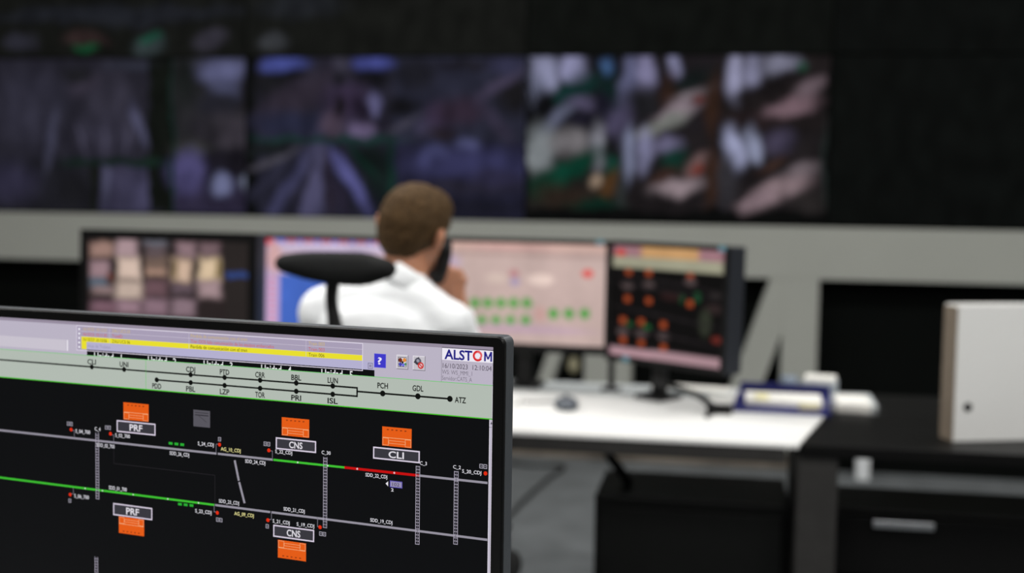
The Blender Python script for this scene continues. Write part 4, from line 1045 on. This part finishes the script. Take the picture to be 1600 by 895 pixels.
# --- skin
bm = bmesh.new()
def he(c, r, R=None): ell(bm, hd(*c), r, HR @ (R or Matrix.Identity(3)))
he((0, 0, 0), (.067, .090, .072)); he((0, .022, -.045), (.060, .068, .062)); he((0, .045, -.085), (.044, .045, .032)); he((0, .078, -.098), (.022, .018, .016))
he((0, .070, .008), (.046, .020, .014)); he((0, .094, -.034), (.012, .015, .012)); he((0, .086, -.016), (.008, .012, .026)); he((0, .078, -.064), (.023, .010, .006)); he((0, .077, -.073), (.020, .010, .006)); he((0, .055, -.03), (.050, .034, .045))
for s in (-1, 1):
    he((s*.029, .071, -.010), (.013, .010, .008)); he((s*.034, .060, -.038), (.024, .020, .024))
    he((s*.073, -.008, -.030), (.009, .016, .027), Matrix.Rotation(radians(s*14), 3, 'Z')); he((s*.079, -.016, -.022), (.007, .015, .020), Matrix.Rotation(radians(s*20), 3, 'Z'))
cap(bm, hd(0, -.020, -.055), neck0, .044, .046)
cap(bm, hd(0, .01, -.06), neck0 + Vector((0, .02, 0)), .043, .046)
cap(bm, neck0, bod(0, 0, -.1), .046, .08)
cap(bm, bod(0, 0, -.1), bod(0, -.04, -.48), .08, .065)
for a, b in ((shR, elR), (shL, elL)): cap(bm, a, b, .036, .032)
cap(bm, elR, wrR, .033, .023); cap(bm, elL, wrL, .033, .023)
cap(bm, bod(0, 0, -.1), shR, .05, .035); cap(bm, bod(0, 0, -.1), shL, .05, .035)
# right hand: palm behind the handset, fingers curled round it
hs0 = L_(at(691, 384, 2.76))                             # earpiece
hs1 = hd(.060, .085, -.098) if False else L_(at(682, 428, 2.80))
hax = (hs1 - hs0).normalized()
pal = hand_c
cap(bm, wrR, pal + Vector((.004, .0, -.012)), .022, .026)
cap(bm, pal + Vector((.012, .006, -.01)), pal + Vector((.0, -.004, .012)), .022, .020)
cap(bm, pal + Vector((.022, -.004, .002)), pal + Vector((-.004, .0, .02)), .017, .016)
grip = hs1 + (hs0 - hs1) * .12
fr = [( .020, -.010, .020, .0088), (.010, -.014, .008, .0092), (.000, -.016, -.004, .0090), (-.008, -.014, -.016, .0080)]
for i, (fx, fy, fz, r) in enumerate(fr):
    k = pal + Vector((fx * .8 + .006, fy, fz))
    m1 = k + Vector((-.022, -.018 + .001*i, .006)); m2 = m1 + Vector((-.020, -.004, .001)); tip = m2 + Vector((-.010, .012, -.004))
    cap(bm, k, m1, r + .0008, r); cap(bm, m1, m2, r, r - .0008); cap(bm, m2, tip, r - .0008, r - .0016)
k = pal + Vector((-.002, .016, .010)); m1 = k + Vector((-.022, .008, .014)); tip = m1 + Vector((-.012, -.006, .014))
cap(bm, k, m1, .012, .0105); cap(bm, m1, tip, .0105, .009)
# left hand resting on the desk
pl_ = wrL + Vector((0.02, .05, -.005)); cap(bm, wrL, pl_, .022, .021); cap(bm, wrL + Vector((.01, .03, 0)), pl_ + Vector((.02, .015, 0)), .019, .017)
for i in range(4):
    k = pl_ + Vector((-.018 + .017*i, .022 + .004*(1.5 - abs(i-1.5)), .004)); l = (.034, .040, .038, .030)[i]
    m1 = k + Vector((.001*i, l*.6, .004)); tip = m1 + Vector((0, l*.55, -.014)); cap(bm, k, m1, .0088, .0082); cap(bm, m1, tip, .0082, .007)
k = pl_ + Vector((.026, -.012, -.002)); m1 = k + Vector((.024, .014, -.004)); cap(bm, k, m1, .0115, .0100); cap(bm, m1, m1 + Vector((.010, .022, -.004)), .010, .0085)
body = blend('body', bm, M_skin, man, .0042, 4)
M_eye = mat('eye_white', (225, 222, 216), .3); M_iris = mat('dark_iris', (50, 36, 26), .3)
for s_ in (-1, 1):
    bm = bmesh.new(); ell(bm, hd(s_*.029, .0745, -.010), (.0105, .0095, .0062), HR, 2); ey = obj('eye', bm, M_eye, man, True)
    bm = bmesh.new(); ell(bm, hd(s_*.029, .0835, -.010), (.0042, .0016, .0042), HR, 2); obj('iris', bm, M_iris, ey, True)
for s_ in (-1, 1):
    bm = bmesh.new(); tube(bm, [hd(s_*.014, .090, .010), hd(s_*.03, .089, .014), hd(s_*.045, .076, .009)], .0022, 6)
    obj('eyebrow', bm, M_hair, man, True)
bm = bmesh.new(); ell(bm, hd(0, .0845, -.064), (.021, .008, .0042), HR); ell(bm, hd(0, .083, -.0705), (.018, .008, .0045), HR)
obj('lips', bm, mat('lip_skin', (168, 104, 88), .5), man, True)
# --- hair
def hairdisp(co, nn): return co + nn * (.0022 * noise.noise(co * 90) + .001 * noise.noise(co * 260))
bm = bmesh.new()
def hh_(c, r): ell(bm, hd(*c), r, HR, 4)
hh_((0, -.006, .008), (.0705, .095, .073)); hh_((0, -.016, -.006), (.0705, .088, .072)); hh_((0, -.040, -.030), (.062, .056, .056)); hh_((0, -.046, -.058), (.050, .038, .036)); hh_((0, .03, .036), (.058, .062, .044))
blend('hair', bm, M_hair, man, .0045, 5, disp=hairdisp)
# --- shirt
def cloth(co, nn):
    return co + nn * (.004 * noise.noise(Vector((co.x * 9, co.y * 9, co.z * 16))) + .0015 * noise.noise(co * 45))
bm = bmesh.new()
ell(bm, bod(0, 0.0, -.10), (.165, .105, .13), byaw); ell(bm, bod(-.008, -.01, -.06), (.150, .085, .10), byaw); ell(bm, bod(0, -.01, -.26), (.155, .105, .18), byaw); ell(bm, bod(0, -.045, -.42), (.150, .11, .13), byaw)
cap(bm, bod(0.055, .01, .038), shR + Vector((-.01, 0, -.012)), .052, .052); cap(bm, bod(0.04, .01, .036), shL + Vector((.01, 0, -.008)), .056, .052)
cap(bm, shR + Vector((.0, 0, -.022)), shL + Vector((0, 0, -.022)), .055, .053)
cap(bm, shR + Vector((0, 0, -.016)), elR, .054, .046); cap(bm, elR, wrR + (elR - wrR) * .12, .044, .034)
cap(bm, shL + Vector((0, 0, -.016)), elL, .052, .045); cap(bm, elL, wrL + (elL - wrL) * .12, .043, .034)
cap(bm, neck0 + Vector((-.01, -.004, -.02)), neck0 + Vector((0, 0, .004)), .056, .050)
sh = blend('shirt', bm, M_shirt, man, .0065, 8, disp=cloth)
# collar: a ring stand with a folded flap round the neck
cdir = Vector((.50, .20, .86)).normalized()
cu_ = cdir.cross(Vector((0, 1, 0))).normalized(); cv_ = cu_.cross(cdir) * -1
if cv_.y < 0: cv_ = -cv_
bm = bmesh.new()
cc0 = neck0 + cdir * .002
N = 40; rings = []
for rad, hgt in ((.0540, -.004), (.0525, .014), (.0505, .034), (.0528, .0365), (.0560, .022), (.0605, -.004), (.058, -.008)):
    rg = []
    for k in range(N + 1):
        a = radians(100 + 340 * k / N)                   # open at the throat
        ff = 1 - .35 * max(0, sin(a))                    # lower at the front
        rg.append(bm.verts.new(cc0 + (cu_ * cos(a) * rad * .98 + cv_ * sin(a) * rad * 1.05) + cdir * hgt * ff))
    rings.append(rg)
for a, b in zip(rings, rings[1:]):
    for k in range(N): bm.faces.new((a[k], a[k+1], b[k+1], b[k]))
for k in range(N): bm.faces.new((rings[-1][k], rings[-1][k+1], rings[0][k+1], rings[0][k]))
obj('collar', bm, M_shirt, sh, True)
# --- trousers and shoes
bm = bmesh.new()
pel = Vector((bod(0, 0, 0).x, bod(0, -.07, 0).y, .585))
ell(bm, pel, (.165, .12, .085))
feet = []
for s in (-1, 1):
    hp = pel + Vector((s*.085, .03, -.005)); kn = hp + Vector((s*.05, .40, -.02)); an = kn + Vector((s*.0, .03, -.45))
    cap(bm, hp, kn, .075, .058); cap(bm, kn, an, .055, .042); feet.append(an)
blend('trousers', bm, M_trous, man, .008, 6)
for an in feet:
    bm = bmesh.new(); cap(bm, Vector((an.x, an.y - .03, .045)), Vector((an.x, an.y + .15, .035)), .042, .032); cap(bm, Vector((an.x, an.y, .06)), Vector((an.x, an.y, .10)), .040, .038)
    for v in bm.verts: v.co.z = max(v.co.z, .002)
    blend('shoe', bm, M_shoe, man, .006, 4)
# --- handset
mid = (hs0 + hs1) / 2 
PBs = PB
hset = empty('telephone_handset', PB + mid, 'black telephone handset held to the right ear of the seated man', 'telephone')
outv = Vector((.5, -.8, 0)).normalized()
bm = bmesh.new()
a0, a1 = hs0 - mid + outv * .012, hs1 - mid + outv * .012
tube(bm, [a0, a0 * .5 + outv * .020, a1 * .5 + outv * .020, a1], lambda t: .0155 + .002 * abs(2*t - 1), 14)
obj('grip', bm, M_blk, hset, True)
for e_, nm in ((a0, 'earpiece'), (a1, 'mouthpiece')):
    bm = bmesh.new(); ell(bm, e_ - outv * .004, (.020, .018, .024)); obj(nm, bm, M_blk, hset, True)
